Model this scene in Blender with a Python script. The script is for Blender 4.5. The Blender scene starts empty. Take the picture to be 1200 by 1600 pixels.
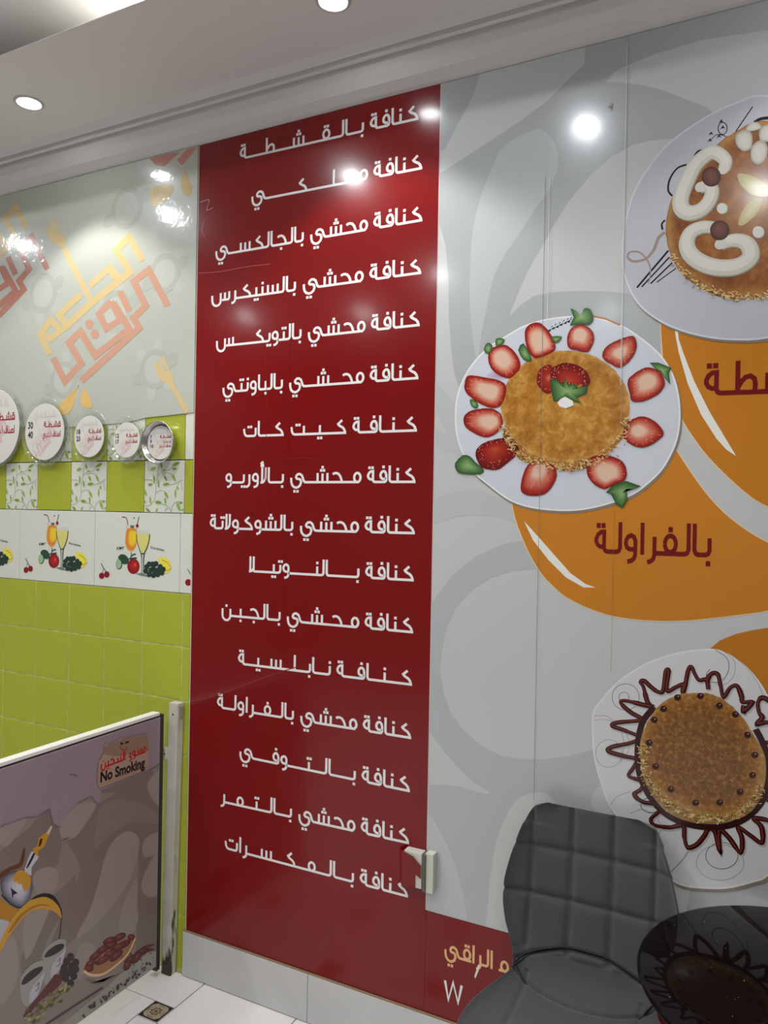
import bpy, bmesh, math, random
from mathutils import Vector, Matrix

# ------------------------------------------------------------------ camera, world, exposure
SC = bpy.context.scene
FPX, YAW, ROLL, PITCH, DIST, EYE = 1198.32, .47325, .018068, -.003583, 2.2146, 1.742
CAM_P = Vector((0, -DIST, EYE))
_F = Vector((-math.sin(YAW)*math.cos(PITCH), math.cos(YAW)*math.cos(PITCH), math.sin(PITCH)))
_R = Vector((math.cos(YAW), math.sin(YAW), 0)); _U = _R.cross(_F)
CR = _R*math.cos(ROLL)+_U*math.sin(ROLL); CU = _U*math.cos(ROLL)-_R*math.sin(ROLL)
cd = bpy.data.cameras.new('camera'); cam = bpy.data.objects.new('camera', cd); SC.collection.objects.link(cam)
cd.sensor_fit = 'VERTICAL'; cd.sensor_height = 24.0; cd.lens = FPX/1600*24.0; cd.clip_start = .02
m3 = Matrix((CR, CU, -_F)).transposed(); cam.matrix_world = Matrix.Translation(CAM_P) @ m3.to_4x4()
SC.camera = cam
w = bpy.data.worlds.new('room_air'); SC.world = w; w.use_nodes = True
w.node_tree.nodes['Background'].inputs[0].default_value = (.9, .93, 1, 1); w.node_tree.nodes['Background'].inputs[1].default_value = .15
SC.view_settings.view_transform = 'Standard'; SC.view_settings.look = 'None'
SC.view_settings.gamma = 1; SC.view_settings.use_curve_mapping = False
SC.view_settings.exposure = 0.24
LAMP_SOFFIT, LAMP_UPPER, LAMP_FAR, COVE = 17, 13, 22, 34
LENS_SOFFIT, LENS_UPPER = 42, 270
K = .80     # display level of a white surface in this light

# lamps: (x, y) found from where they stand and from their reflections in the laminated wall
Z_TOP, Z_SOF, Z_UP = 3.073, 3.182, 3.345
SOFFIT_LAMPS = [(-2.42, -.348), (-1.145, -.352), (.13, -.35)]
UPPER_LAMPS = [(-4.2, -1.03), (-3.0, -1.02), (-1.85, -1.02), (-.73, -1.01)]
FAR_LAMPS = [(-4.0, -3.0), (-3.03, -3.3), (-2.06, -2.6), (-.09, -2.0), (.9, -3.2), (-1.2, -4.0)]

# ------------------------------------------------------------------ helpers
COL = SC.collection.objects
def lin(c):
    c = c/255.0
    return c/12.92 if c <= .04045 else ((c+.055)/1.055)**2.4
def S(r, g, b, k=None):
    k = K if k is None else k
    return tuple(min(.92, lin(v)/k) for v in (r, g, b)) + (1.0,)

def ray(px, py): return _F + CR*((px-600)/FPX) - CU*((py-800)/FPX)
def on_wall(px, py, y=0.0):
    d = ray(px, py); t = (DIST+y)/d.y
    return (d.x*t, EYE+d.z*t)
GX = -2.0
def on_gate(px, py):
    d = ray(px, py); t = GX/d.x
    return (-DIST+d.y*t, EYE+d.z*t)

MATS = {}
def mat(name, color=(.8, .8, .8, 1), rough=.5, metal=0, spec=.5, noise=0, nscale=8, bump=0, bscale=30, coat=0,
        vcol=False, sheen=0, bdist=.002, ncol=None, coat_rough=.05, detail=4):
    if name in MATS: return MATS[name]
    m = bpy.data.materials.new(name); m.use_nodes = True; MATS[name] = m
    nt = m.node_tree; b = nt.nodes['Principled BSDF']; L = nt.links.new
    b.inputs['Base Color'].default_value = color; b.inputs['Roughness'].default_value = rough
    b.inputs['Metallic'].default_value = metal; b.inputs['Specular IOR Level'].default_value = spec
    b.inputs['Coat Weight'].default_value = coat; b.inputs['Coat Roughness'].default_value = coat_rough
    b.inputs['Sheen Weight'].default_value = sheen
    tc = nt.nodes.new('ShaderNodeTexCoord')
    src = None
    if vcol:
        a = nt.nodes.new('ShaderNodeVertexColor'); a.layer_name = 'ink'; src = a.outputs['Color']
        L(src, b.inputs['Base Color'])
    if noise:
        n = nt.nodes.new('ShaderNodeTexNoise'); n.inputs['Scale'].default_value = nscale; n.inputs['Detail'].default_value = detail
        L(tc.outputs['Object'], n.inputs['Vector'])
        mr = nt.nodes.new('ShaderNodeMapRange'); mr.inputs[1].default_value = .3; mr.inputs[2].default_value = .7
        mr.inputs[3].default_value = 0; mr.inputs[4].default_value = noise
        L(n.outputs['Fac'], mr.inputs[0])
        mx = nt.nodes.new('ShaderNodeMix'); mx.data_type = 'RGBA'
        L(mr.outputs[0], mx.inputs[0])
        if src: L(src, mx.inputs[6])
        else: mx.inputs[6].default_value = color
        mx.inputs[7].default_value = ncol or (color[0]*.4, color[1]*.4, color[2]*.4, 1)
        L(mx.outputs[2], b.inputs['Base Color'])
    if bump:
        n = nt.nodes.new('ShaderNodeTexNoise'); n.inputs['Scale'].default_value = bscale; n.inputs['Detail'].default_value = 3
        L(tc.outputs['Object'], n.inputs['Vector'])
        bp = nt.nodes.new('ShaderNodeBump'); bp.inputs['Strength'].default_value = bump; bp.inputs['Distance'].default_value = bdist
        L(n.outputs['Fac'], bp.inputs['Height']); L(bp.outputs[0], b.inputs['Normal'])
        if coat: L(bp.outputs[0], b.inputs['Coat Normal'])
    return m

def link_mesh(name, verts, faces, m, parent=None, smooth=False):
    me = bpy.data.meshes.new(name); me.from_pydata([tuple(v) for v in verts], [], faces); me.validate()
    if m: me.materials.append(m)
    if smooth:
        for p in me.polygons: p.use_smooth = True
    o = bpy.data.objects.new(name, me); COL.link(o)
    if parent: o.parent = parent
    return o
def thing(name, label, cat, loc=(0, 0, 0), group=None):
    o = bpy.data.objects.new(name, None); COL.link(o); o.location = loc; o.empty_display_size = .05
    o['label'] = label; o['category'] = cat
    if group: o['group'] = group
    return o
def struct(o): o['kind'] = 'structure'; return o

class MB:
    """gathers simple solids into one mesh"""
    def __init__(s): s.v = []; s.f = []; s.sm = False
    def box(s, x0, x1, y0, y1, z0, z1):
        n = len(s.v)
        s.v += [(x0,y0,z0),(x1,y0,z0),(x1,y1,z0),(x0,y1,z0),(x0,y0,z1),(x1,y0,z1),(x1,y1,z1),(x0,y1,z1)]
        s.f += [tuple(n+i for i in q) for q in ((0,3,2,1),(4,5,6,7),(0,1,5,4),(1,2,6,5),(2,3,7,6),(3,0,4,7))]; return s
    def bevbox(s, x0, x1, y0, y1, z0, z1, b):
        bm = bmesh.new(); bmesh.ops.create_cube(bm, size=1)
        for v in bm.verts: v.co = ((x0+x1)/2+v.co.x*(x1-x0), (y0+y1)/2+v.co.y*(y1-y0), (z0+z1)/2+v.co.z*(z1-z0))
        bmesh.ops.bevel(bm, geom=bm.edges[:], offset=b, segments=2, affect='EDGES', profile=.6)
        n = len(s.v); bm.verts.index_update(); s.v += [tuple(v.co) for v in bm.verts]
        s.f += [tuple(n+v.index for v in f.verts) for f in bm.faces]; bm.free(); return s
    def lathe(s, prof, n=32, c=(0,0,0), axis='z', ruffle=0, nr=0):
        k = len(s.v)
        for i in range(n):
            a = 2*math.pi*i/n
            for (r, h) in prof:
                rr = r*(1+ruffle*math.cos(nr*a)*(r/prof[-1][0])**3) if ruffle else r
                if axis == 'z': s.v.append((c[0]+rr*math.cos(a), c[1]+rr*math.sin(a), c[2]+h))
                else: s.v.append((c[0]+rr*math.cos(a), c[1]-h, c[2]+rr*math.sin(a)))
        p = len(prof)
        for i in range(n):
            j = (i+1) % n
            for q in range(p-1): s.f.append((k+i*p+q, k+j*p+q, k+j*p+q+1, k+i*p+q+1))
        return s
    def tube(s, pts, r, n=10):
        pts = [Vector(p) for p in pts]; k = len(s.v)
        for i, p in enumerate(pts):
            t = (pts[min(i+1, len(pts)-1)]-pts[max(i-1, 0)]).normalized()
            a = t.orthogonal().normalized() if i == 0 else (pa - t*pa.dot(t)).normalized()
            pa = a; b = t.cross(a)
            for j in range(n):
                an = 2*math.pi*j/n; s.v.append(tuple(p+(a*math.cos(an)+b*math.sin(an))*r))
        for i in range(len(pts)-1):
            for j in range(n):
                q = (j+1) % n; s.f.append((k+i*n+j, k+i*n+q, k+(i+1)*n+q, k+(i+1)*n+j))
        s.f.append(tuple(k+j for j in range(n))[::-1]); s.f.append(tuple(k+(len(pts)-1)*n+j for j in range(n)))
        return s
    def build(s, name, m, parent=None, smooth=False): return link_mesh(name, s.v, s.f, m, parent, smooth)

def smooth_pts(pts, n=6, closed=True):
    out = []; N = len(pts)
    rng = range(N) if closed else range(N-1)
    for i in rng:
        g = (lambda k: pts[k % N]) if closed else (lambda k: pts[max(0, min(N-1, k))])
        p0, p1, p2, p3 = g(i-1), g(i), g(i+1), g(i+2)
        for j in range(n):
            t = j/n
            out.append(tuple(.5*((2*p1[d])+(-p0[d]+p2[d])*t+(2*p0[d]-5*p1[d]+4*p2[d]-p3[d])*t*t+(-p0[d]+3*p1[d]-3*p2[d]+p3[d])*t**3) for d in (0, 1)))
    if not closed: out.append(tuple(pts[-1]))
    return out
def ellipse(cx, cy, rx, ry, n=28, rot=0):
    c, s_ = math.cos(rot), math.sin(rot)
    return [(cx+rx*math.cos(a)*c-ry*math.sin(a)*s_, cy+rx*math.cos(a)*s_+ry*math.sin(a)*c) for a in (2*math.pi*i/n for i in range(n))]
def area(p): return .5*sum(p[i][0]*p[(i+1) % len(p)][1]-p[(i+1) % len(p)][0]*p[i][1] for i in range(len(p)))
def clip(pts, rect):
    x0, x1, z0, z1 = rect
    for ax, lim, sg in ((0, x0, 1), (0, x1, -1), (1, z0, 1), (1, z1, -1)):
        out = []
        for i in range(len(pts)):
            a, b = pts[i-1], pts[i]; da, db = sg*(a[ax]-lim), sg*(b[ax]-lim)
            if (da < 0) != (db < 0):
                t = da/(da-db); out.append((a[0]+(b[0]-a[0])*t, a[1]+(b[1]-a[1])*t))
            if db >= 0: out.append(b)
        pts = out
        if len(pts) < 3: return []
    return pts
def ribbon(pts, w, closed=False, ext=0):
    """list of quads (with mitred joints) along a polyline of width w (number or function of 0..1)"""
    P = [Vector((p[0], p[1])) for p in pts]; n = len(P)
    if ext and not closed:
        P[0] = P[0]-(P[1]-P[0]).normalized()*ext; P[-1] = P[-1]+(P[-1]-P[-2]).normalized()*ext
    Ls, Rs = [], []
    for i in range(n):
        a = P[i]-P[i-1] if (i > 0 or closed) else P[1]-P[0]
        b = P[(i+1) % n]-P[i] if (i < n-1 or closed) else P[i]-P[i-1]
        if a.length < 1e-9: a = b
        if b.length < 1e-9: b = a
        a = a.normalized(); b = b.normalized(); t = a+b
        t = t.normalized() if t.length > .2 else a
        nn = Vector((-t.y, t.x)); cs = max(.45, nn.dot(Vector((-a.y, a.x))))
        ww = (w(i/(n-1)) if callable(w) else w)/2/cs
        Ls.append(P[i]+nn*ww); Rs.append(P[i]-nn*ww)
    out = []
    for i in range(n if closed else n-1):
        j = (i+1) % n
        out.append([tuple(Ls[i]), tuple(Ls[j]), tuple(Rs[j]), tuple(Rs[i])])
    return out

class Ink:
    """flat print: polygons on a plane, each with its own colour and a hair's breadth of its own"""
    LIFT = [0]
    def __init__(s, plane, base, rect=None): s.pl = plane; s.base = base; s.rect = rect; s.v = []; s.f = []; s.c = []; s.k = 0
    def _p(s, u, v, off):
        if s.pl == 'wall': return (u, -off, v)
        if s.pl == 'gate': return (GX+off, u, v)
        return (u, v, off)
    def poly(s, pts, col, cols=None):
        if len(pts) == 4 and isinstance(pts[0], list): return s.polys(pts, col)
        if s.rect and cols is None: pts = clip(pts, s.rect)
        if len(pts) < 3: return s
        ar = area(pts)
        flip = (ar < 0) if s.pl in ('wall', 'flat') else (ar < 0)
        if flip: pts = pts[::-1]; cols = cols[::-1] if cols else None
        off = s.base+s.k*6e-6; n = len(s.v)
        s.v += [s._p(p[0], p[1], off) for p in pts]; s.f.append(tuple(range(n, n+len(pts))))
        s.c += (cols if cols else [col]*len(pts))
        s.k += 1; return s
    def polys(s, L, col):
        k = s.k
        for i, p in enumerate(L): s.k = k+.2*(i % 10); s.poly(p, col)
        s.k = k+3; return s
    def stroke(s, pts, w, col, closed=False, ext=0): return s.polys(ribbon(pts, w, closed, ext), col)
    def rings(s, outline, cen, stops):
        """outline filled from a centre outwards; stops = [(r, colour), ...]"""
        k = s.k
        for (r0, c0), (r1, c1) in zip(stops[:-1], stops[1:]):
            for i in range(len(outline)):
                a, b = outline[i], outline[(i+1) % len(outline)]
                L = lambda p, r: (cen[0]+(p[0]-cen[0])*r, cen[1]+(p[1]-cen[1])*r)
                s.k = k
                q = [L(a, r0), L(a, r1), L(b, r1), L(b, r0)]
                if s.rect and not all(s.rect[0] <= p[0] <= s.rect[1] and s.rect[2] <= p[1] <= s.rect[3] for p in q): continue
                if r0 < 1e-6: q = [q[0], q[1], q[2]]; s.poly(q, None, [c0, c1, c1])
                else: s.poly(q, None, [c0, c1, c1, c0])
        s.k = k+1; return s
    def build(s, name, parent, m=None):
        o = link_mesh(name, s.v, s.f, None, None)
        me = o.data; a = me.color_attributes.new('ink', 'FLOAT_COLOR', 'POINT')
        for i, c in enumerate(s.c): a.data[i].color = c
        me.materials.append(m or INK); o.parent = parent
        return o

def FR(ox, oy, sc):          # a traced frame: crop corner and magnification
    return lambda pts: [(ox+x/sc, oy+y/sc) for x, y in pts]
def W(pts): return [on_wall(*p) for p in pts]
def G(pts): return [on_gate(*p) for p in pts]

INK = mat('laminated_print', rough=.2, spec=.35, vcol=True, coat=.38, bump=.07, bscale=14, coat_rough=.115)
INK_DULL = mat('matt_print', rough=.45, vcol=True)

# ------------------------------------------------------------------ lettering: letters drawn as strokes (unit = alef height)
T = .138
def arc(cx, cy, rx, ry, a0, a1, n=8):
    return [(cx+rx*math.cos(math.radians(a0+(a1-a0)*i/n)), cy+ry*math.sin(math.radians(a0+(a1-a0)*i/n))) for i in range(n+1)]
B = .0775                     # centre height of the base line stroke
def tooth(h, x=.13, adv=.40, rnd=False):
    return adv, [[(x, h), (x, B)], [(0, B), (adv, B)]]
def initial(h, x=.09, adv=.40):   # starts a joined group: the stem bends into the base line
    return adv, [[(x, h), (x, B+.12), (x+.04, B+.035), (x+.13, B), (adv, B)]]
KAF = [[(.31, .80), (.60, .54)], [(.56, .56), (.42, .46), (.27, .38), (.17, .26), (.12, B)], [(0, B), (.93, B)]]
KAFI = [[(.31, .80), (.60, .54)], [(.56, .56), (.42, .46), (.27, .38), (.17, .26), (.11, B)], [(.05, B), (.93, B)]]
def ring(cx, cy, rx, ry): return arc(cx, cy, rx, ry, 0, 360, 20)
YEH = [(.0, B), (.13, .085), (.22, .17), (.27, .33), (.33, .47), (.45, .55), (.58, .55), (.68, .47), (.71, .36), (.65, .28), (.52, .27), (.42, .22), (.38, .07), (.44, -.1), (.56, -.2), (.70, -.24), (.86, -.19), (.97, -.07), (1.02, .1), (1.03, .34)]
# name: (advance, strokes, dots)
GL = {
 'K': (.93, KAFI, []), 'k': (.93, KAF, []),
 'n': (*tooth(.56), [(.13, .76)]), 't': (*tooth(.54), [(.03, .74), (.21, .74)]), 'b': (*tooth(.56), [(.13, -.17)]),
 'y': (*tooth(.56), [(.04, -.17), (.22, -.17)]), 'l': (*tooth(.97), []),
 'n1': (*initial(.56), [(.09, .76)]), 't1': (*initial(.54), [(.0, .74), (.18, .74)]), 'b1': (*initial(.56), [(.13, -.17)]),
 'y1': (*initial(.56), [(.04, -.17), (.22, -.17)]), 'l1': (*initial(.97, .09, .36), []),
 'A': (.30, [[(0, B), (.08, B), (.15, B+.04), (.19, B+.13), (.19, .97)]], []), 'a': (.26, [[(.13, .97), (.13, 0.02)]], []),
 'F': (.62, [[(.62, B), (.18, B), (.11, .12), (.085, .2), (.085, .45), (.12, .58), (.19, .66), (.26, .67), (.34, .63), (.40, .54), (.42, .44), (.40, .34), (.34, .27), (.26, .24), (.1, .24)]], [(.25, .90)]),
 'q': (.62, [ring(.27, .38, .19, .25), [(0, B), (.62, B)]], [(.18, .82), (.36, .82)]),
 'f': (.62, [ring(.27, .36, .19, .24), [(0, B), (.62, B)]], [(.27, .78)]),
 'm': (.60, [ring(.25, .33, .19, .255), [(.15, B), (.60, B)]], []), 'mm': (.60, [ring(.27, .32, .19, .24), [(0, B), (.60, B)]], []),
 'H': (.58, [[(0, B), (.13, B), (.20, .11), (.24, .2), (.24, .67), (.36, .66), (.47, .58), (.53, .45), (.53, .37), (.47, .27), (.38, .22), (.25, .22)]], [(.27, .86), (.45, .86)]),
 'h': (.92, [[(.70, .52), (.60, .58), (.47, .59), (.34, .54), (.24, .42), (.17, .26), (.13, B)], [(0, B), (.92, B)]], []),
 'j': (.92, [[(.70, .52), (.60, .58), (.47, .59), (.34, .54), (.24, .42), (.17, .26), (.13, B)], [(0, B), (.92, B)]], [(.45, -.17)]),
 'x': (.92, [[(.70, .52), (.60, .58), (.47, .59), (.34, .54), (.24, .42), (.17, .26), (.13, B)], [(0, B), (.92, B)]], [(.45, .8)]),
 's': (.95, [[(.11, .60), (.11, B)], [(.42, .57), (.42, B)], [(.73, .60), (.73, B)], [(0, B), (.95, B)]], []),
 'S': (.95, [[(.11, .60), (.11, B)], [(.42, .57), (.42, B)], [(.73, .60), (.73, B)], [(0, B), (.95, B)]], [(.33, .75), (.51, .75), (.42, .93)]),
 'Y': (1.15, [YEH], [(.60, -.45), (.80, -.45)]),
 'W': (.60, [[(0, B), (.15, B)], [(.15, .2), (.145, .42), (.20, .54), (.30, .585), (.41, .54), (.48, .44), (.49, .33), (.45, .23), (.36, .17), (.2, .17)], [(.147, .45), (.15, 0), (.19, -.1), (.28, -.17), (.42, -.2)]], []),
 'w': (.58, [[(.12, .2), (.115, .42), (.17, .54), (.27, .585), (.38, .54), (.45, .44), (.46, .33), (.42, .23), (.33, .17), (.17, .17)], [(.117, .45), (.12, 0), (.16, -.1), (.25, -.17), (.40, -.2)]], []),
 'R': (.50, [[(0, B), (.22, B)], [(.20, .56), (.20, .02), (.23, -.08), (.32, -.16), (.45, -.2)]], []),
 'r': (.42, [[(.12, .56), (.12, .02), (.15, -.08), (.24, -.16), (.37, -.2)]], []),
 'T': (1.05, [[(.12, .56), (.12, B+.02)], [(0, B), (.70, B), (.82, .12), (.90, .25), (.93, .52)]], [(.42, .62), (.60, .62)]),
 'T0': (1.05, [[(.10, .56), (.10, .2), (.14, .11), (.22, B), (.68, B), (.80, .12), (.88, .25), (.92, .52)]], [(.42, .62), (.60, .62)]),
 'N': (.80, [[(0, B), (.14, B)], [(.13, .50), (.13, .05), (.19, -.1), (.30, -.19), (.42, -.21), (.55, -.17), (.66, -.06), (.70, .1), (.70, .50)]], [(.42, .68)]),
 'Z': (1.40, [[(0, B), (.60, B)], [(.11, .56), (.11, B)], [(.40, .52), (.40, B)], [(.69, .52), (.69, .0), (.74, -.12), (.84, -.21), (.97, -.24), (1.11, -.2), (1.22, -.09), (1.27, .08), (1.28, .42)]], []),
 'Z0': (1.40, [[(.11, .56), (.11, .16), (.17, B), (.60, B)], [(.40, .52), (.40, B)], [(.69, .52), (.69, .0), (.74, -.12), (.84, -.21), (.97, -.24), (1.11, -.2), (1.22, -.09), (1.27, .08), (1.28, .42)]], []),
 'D': (.88, [[(.60, .97), (.60, B)], [(.60, .2), (.50, .38), (.38, .5), (.25, .53), (.14, .45), (.11, .3), (.13, B)], [(0, B), (.88, B)]], []),
 'L': (.52, [[(.11, .97), (.11, .35), (.16, .2), (.27, .09), (.45, .06)], [(.34, .97), (.34, .10)]], []),
 'M': (.52, [[(0, B), (.1, B), (.15, .14), (.15, .97)], [(.12, .35), (.2, .2), (.3, .09), (.47, .06)], [(.38, .97), (.38, .10)]], []),
 'O': (.52, [[(.11, .97), (.11, .35), (.16, .2), (.27, .09), (.45, .06)], [(.34, .97), (.34, .10)], [(.26, 1.28), (.36, 1.26), (.40, 1.20), (.34, 1.14), (.24, 1.12)], [(.22, 1.06), (.46, 1.06)]], []),
 'd': (1.0, [[(.10, .2), (.14, .4), (.3, .5), (.5, .47), (.62, .3), (.64, B)], [(.1, .25), (.1, B), (1.0, B)], [(.72, .45), (.72, B)]], []),   # sad
 'E': (.75, [[(.0, B), (.5, B)], [(.12, .1), (.2, .38), (.38, .42), (.48, .3), (.44, .12), (.34, .0), (.2, -.1)]], []),
 'V': (.95, [[(0, B), (.70, B), (.82, .15), (.86, .45)], ring(.2, .42, .16, .2)], [(.2, .82)]),     # final feh
 'C': (.7, [[(.5, .45), (.35, .52), (.22, .42), (.25, .25), (.45, .2), (.2, .1), (.1, -.08), (.2, -.22), (.45, -.28)]], []),        # final ain
 'P': (.55, [[(0, B), (.1, B), (.14, .3), (.22, .5)], [(.1, B), (.5, B)]], []),           # final dal
}
JOIN = set('KktnbylFqfmhjxsSDdE')
def parse(text):
    out = []; joined = False
    for ch in text:
        if ch == ' ': out.append(' '); joined = False; continue
        if ch == '-': out.append('-'); continue
        g = ch
        if ch in 'ntbyl' and not joined: g = ch+'1'
        elif ch == 'K' and joined: g = 'k'
        elif ch == 'm' and joined: g = 'mm'
        elif ch in 'TZ' and not joined: g = ch+'0'
        out.append(g); joined = ch in JOIN
    return out
class Words(list):
    def __init__(s, *a): super().__init__(*a); s.mark = []
    def __iadd__(s, o): s.extend(o); return s
def lay_text(text, space=.34, ksc=None, width=None):
    """returns (polys, width) in units; x runs to the LEFT from 0"""
    toks = parse(text)
    fixed = sum(space if t == ' ' else 0 if t == '-' else GL[t][0] for t in toks); nk = toks.count('-')
    sx = 1.0; kw = .3
    if width:
        width /= 1.06
        if nk: kw = (width-fixed)/nk
        if not nk or kw < .08: kw = .08; sx = width/(fixed+nk*kw)
        sx *= 1.06
    x = 0; P = Words([])
    for t in toks:
        if t == ' ': x += space; P.mark.append(len(P)); continue
        if t == '-': P += ribbon([(x-.03, B), (x+kw+.03, B)], T); x += kw; continue
        adv, strokes, dots = GL[t]
        for st in strokes:
            P += ribbon([(x+p[0], p[1]) for p in st], T, ext=0 if st[0][1] == B and len(st) > 2 else .0)
        for dx, dy in dots:
            h = .076; P.append([(x+dx-h, dy-h), (x+dx+h, dy-h), (x+dx+h, dy+h), (x+dx-h, dy+h)])
        x += adv
    R = Words([[(p[0]*sx, p[1]) for p in q] for q in P]); R.mark = P.mark; return R, x*sx
def text_line(ink, text, right, left_x, base2, size, col, mapper=on_wall, words=None):
    """right = px of the right end on the base line; base2 = another px on the base line; left_x = px x of the left end"""
    r = mapper(*right); b = mapper(*base2); sl = (r[1]-b[1])/(r[0]-b[0])
    yb = right[1]+(base2[1]-right[1])*(left_x-right[0])/(base2[0]-right[0])
    l = mapper(left_x, yb); width = abs(r[0]-l[0])/size
    P, wd = lay_text(text, width=width); sg = 1 if r[0] > l[0] else -1
    L = [[(r[0]-sg*p[0]*size, r[1]+p[1]*size-sl*sg*p[0]*size) for p in q] for q in P]
    if words is None: return ink.polys(L, col)
    for a, b in zip([0]+P.mark, P.mark+[len(L)]):        # one part for each word
        k = Ink(ink.pl, ink.base, ink.rect); k.polys(L[a:b], col); words.append(k)
def text_parts(root, name, text, right, left_x, base2, size, col, lift, rect=None):
    ws = []; text_line(Ink('wall', lift, rect), text, right, left_x, base2, size, col, words=ws)
    for k in ws:
        if k.v: attach(k.build(name, None), root)
def font_polys(s, shear=0, offset=0):
    cu = bpy.data.curves.new('lettering_source', 'FONT'); cu.body = s; cu.size = 1; cu.shear = shear; cu.offset = offset; cu.resolution_u = 3
    o = bpy.data.objects.new('lettering_source', cu); COL.link(o)
    bpy.context.view_layer.update()
    dg = bpy.context.evaluated_depsgraph_get(); me = bpy.data.meshes.new_from_object(o.evaluated_get(dg))
    P = [[(me.vertices[i].co.x, me.vertices[i].co.y) for i in p.vertices] for p in me.polygons]
    bpy.data.objects.remove(o); bpy.data.curves.remove(cu); bpy.data.meshes.remove(me)
    return P
def font_at(ink, s, p0, p1, h, col, **k):
    """p0 -> p1: base line ends in plane coordinates; h = capital height"""
    P = font_polys(s, **k); xs = [p[0] for q in P for p in q]; x0, x1 = min(xs), max(xs)
    d = (p1[0]-p0[0], p1[1]-p0[1]); sc = 1/(x1-x0); hh = h/.72
    return ink.polys([[(p0[0]+d[0]*(p[0]-x0)*sc, p0[1]+d[1]*(p[0]-x0)*sc+p[1]*hh) for p in q] for q in P], col)

# ------------------------------------------------------------------ room shell
XL, XR, YF = -4.6, 1.6, -4.6
plaster = mat('white_plaster', (.74, .73, .72, 1), .85, bump=.1, bscale=60)
cream = mat('darkened_wall_paint', (.30, .29, .28, 1), .8)  # dark grey on the unseen walls, to weaken their reflection in the print
grout_m = mat('dark_tile_joint', (.20, .19, .15, 1), .9)
wb = struct(MB().box(XL, XR, 0, .12, 0, 3.5).build('wall_back', grout_m))
struct(MB().box(XL-.12, XL, YF, .12, 0, 3.5).build('wall_left', cream))
struct(MB().box(XR, XR+.12, YF, .12, 0, 3.5).build('wall_right', cream))
struct(MB().box(XL-.12, XR+.12, YF-.12, YF, 0, 3.5).build('wall_front', cream))
ce = struct(MB().box(XL, XR, YF, 0, Z_UP, Z_UP+.1).build('ceiling', plaster))
# soffit with cornice, swept along the wall
sof = [(0, Z_TOP), (-.022, Z_TOP+.006), (-.055, Z_TOP+.022), (-.076, Z_TOP+.046), (-.084, Z_TOP+.072), (-.086, Z_TOP+.098), (-.097, Z_TOP+.098), (-.098, Z_TOP+.080), (-.101, Z_TOP+.078),
       (-.112, Z_TOP+.078), (-.115, Z_TOP+.080), (-.116, Z_TOP+.098), (-.128, Z_TOP+.098), (-.129, Z_SOF-.022), (-.134, Z_SOF-.016), (-.150, Z_SOF), (-.585, Z_SOF), (-.585, Z_SOF+.001), (-.54, Z_SOF+.010), (-.02, Z_SOF+.012), (0, Z_SOF+.012)]
v = [(x, y, z) for x in (XL, XR) for y, z in sof]; n = len(sof)
f = [(i, (i+1) % n, n+(i+1) % n, n+i) for i in range(n)]+[tuple(range(n))[::-1], tuple(range(n, 2*n))]
soffit = struct(link_mesh('ceiling_soffit', v, f, plaster))
# hidden cove strip that lights the raised ceiling
strip_m = bpy.data.materials.new('cove_strip_light'); strip_m.use_nodes = True
sb = strip_m.node_tree.nodes['Principled BSDF']; sb.inputs['Emission Color'].default_value = (1, .97, .86, 1); sb.inputs['Emission Strength'].default_value = COVE
cv = MB().box(-1.95, 1.2, -.47, -.45, Z_SOF+.013, Z_SOF+.020).build('cove_light_strip', strip_m)
cv['label'] = 'warm white strip light hidden on top of the ceiling soffit'; cv['category'] = 'strip light'

# ------------------------------------------------------------------ floor tiles (windmill pattern)
def noise_tile(name, c, rough): return mat(name, c, rough, noise=.10, nscale=5, ncol=(c[0]*.8, c[1]*.79, c[2]*.78, 1))
ftile = noise_tile('white_floor_tile', (.90, .88, .89, 1), .18)
floor = struct(MB().box(XL, XR, YF, 0, -.1, -.006).build('floor', mat('dark_floor_grout', (.10, .09, .09, 1), .9)))
TS, IS, GP = .4, .087, .0022
big = None; ins = None; insprint = None
def inset_print():
    k = Ink('flat', .0004); dk = (.02, .016, .014, 1); cr = (.42, .36, .25, 1); br = (.13, .08, .035, 1)
    h = IS/2-GP
    k.poly([(-h, -h), (h, -h), (h, h), (-h, h)], dk); h -= .006; k.poly([(-h, -h), (h, -h), (h, h), (-h, h)], cr)
    for sx in (-1, 1):
        for sy in (-1, 1):
            k.poly([(sx*h, sy*h), (sx*(h-.012), sy*h), (sx*h, sy*(h-.012))], dk)
    k.poly([(.019*(1+.18*math.cos(8*a))*math.cos(a), .019*(1+.18*math.cos(8*a))*math.sin(a)) for a in (i*math.pi/24 for i in range(48))], br)
    for i in range(8):
        a = i*math.pi/4; k.poly(ellipse(.010*math.cos(a), .010*math.sin(a), .006, .0025, 10, a), cr)
    k.poly(ellipse(0, 0, .004, .004, 10), dk)
    for i in range(4):
        a = i*math.pi/2; k.stroke([(.028*math.cos(a)-.012*math.sin(a), .028*math.sin(a)+.012*math.cos(a)), (.031*math.cos(a), .031*math.sin(a)), (.028*math.cos(a)+.012*math.sin(a), .028*math.sin(a)-.012*math.cos(a))], .002, dk)
    return k
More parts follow.
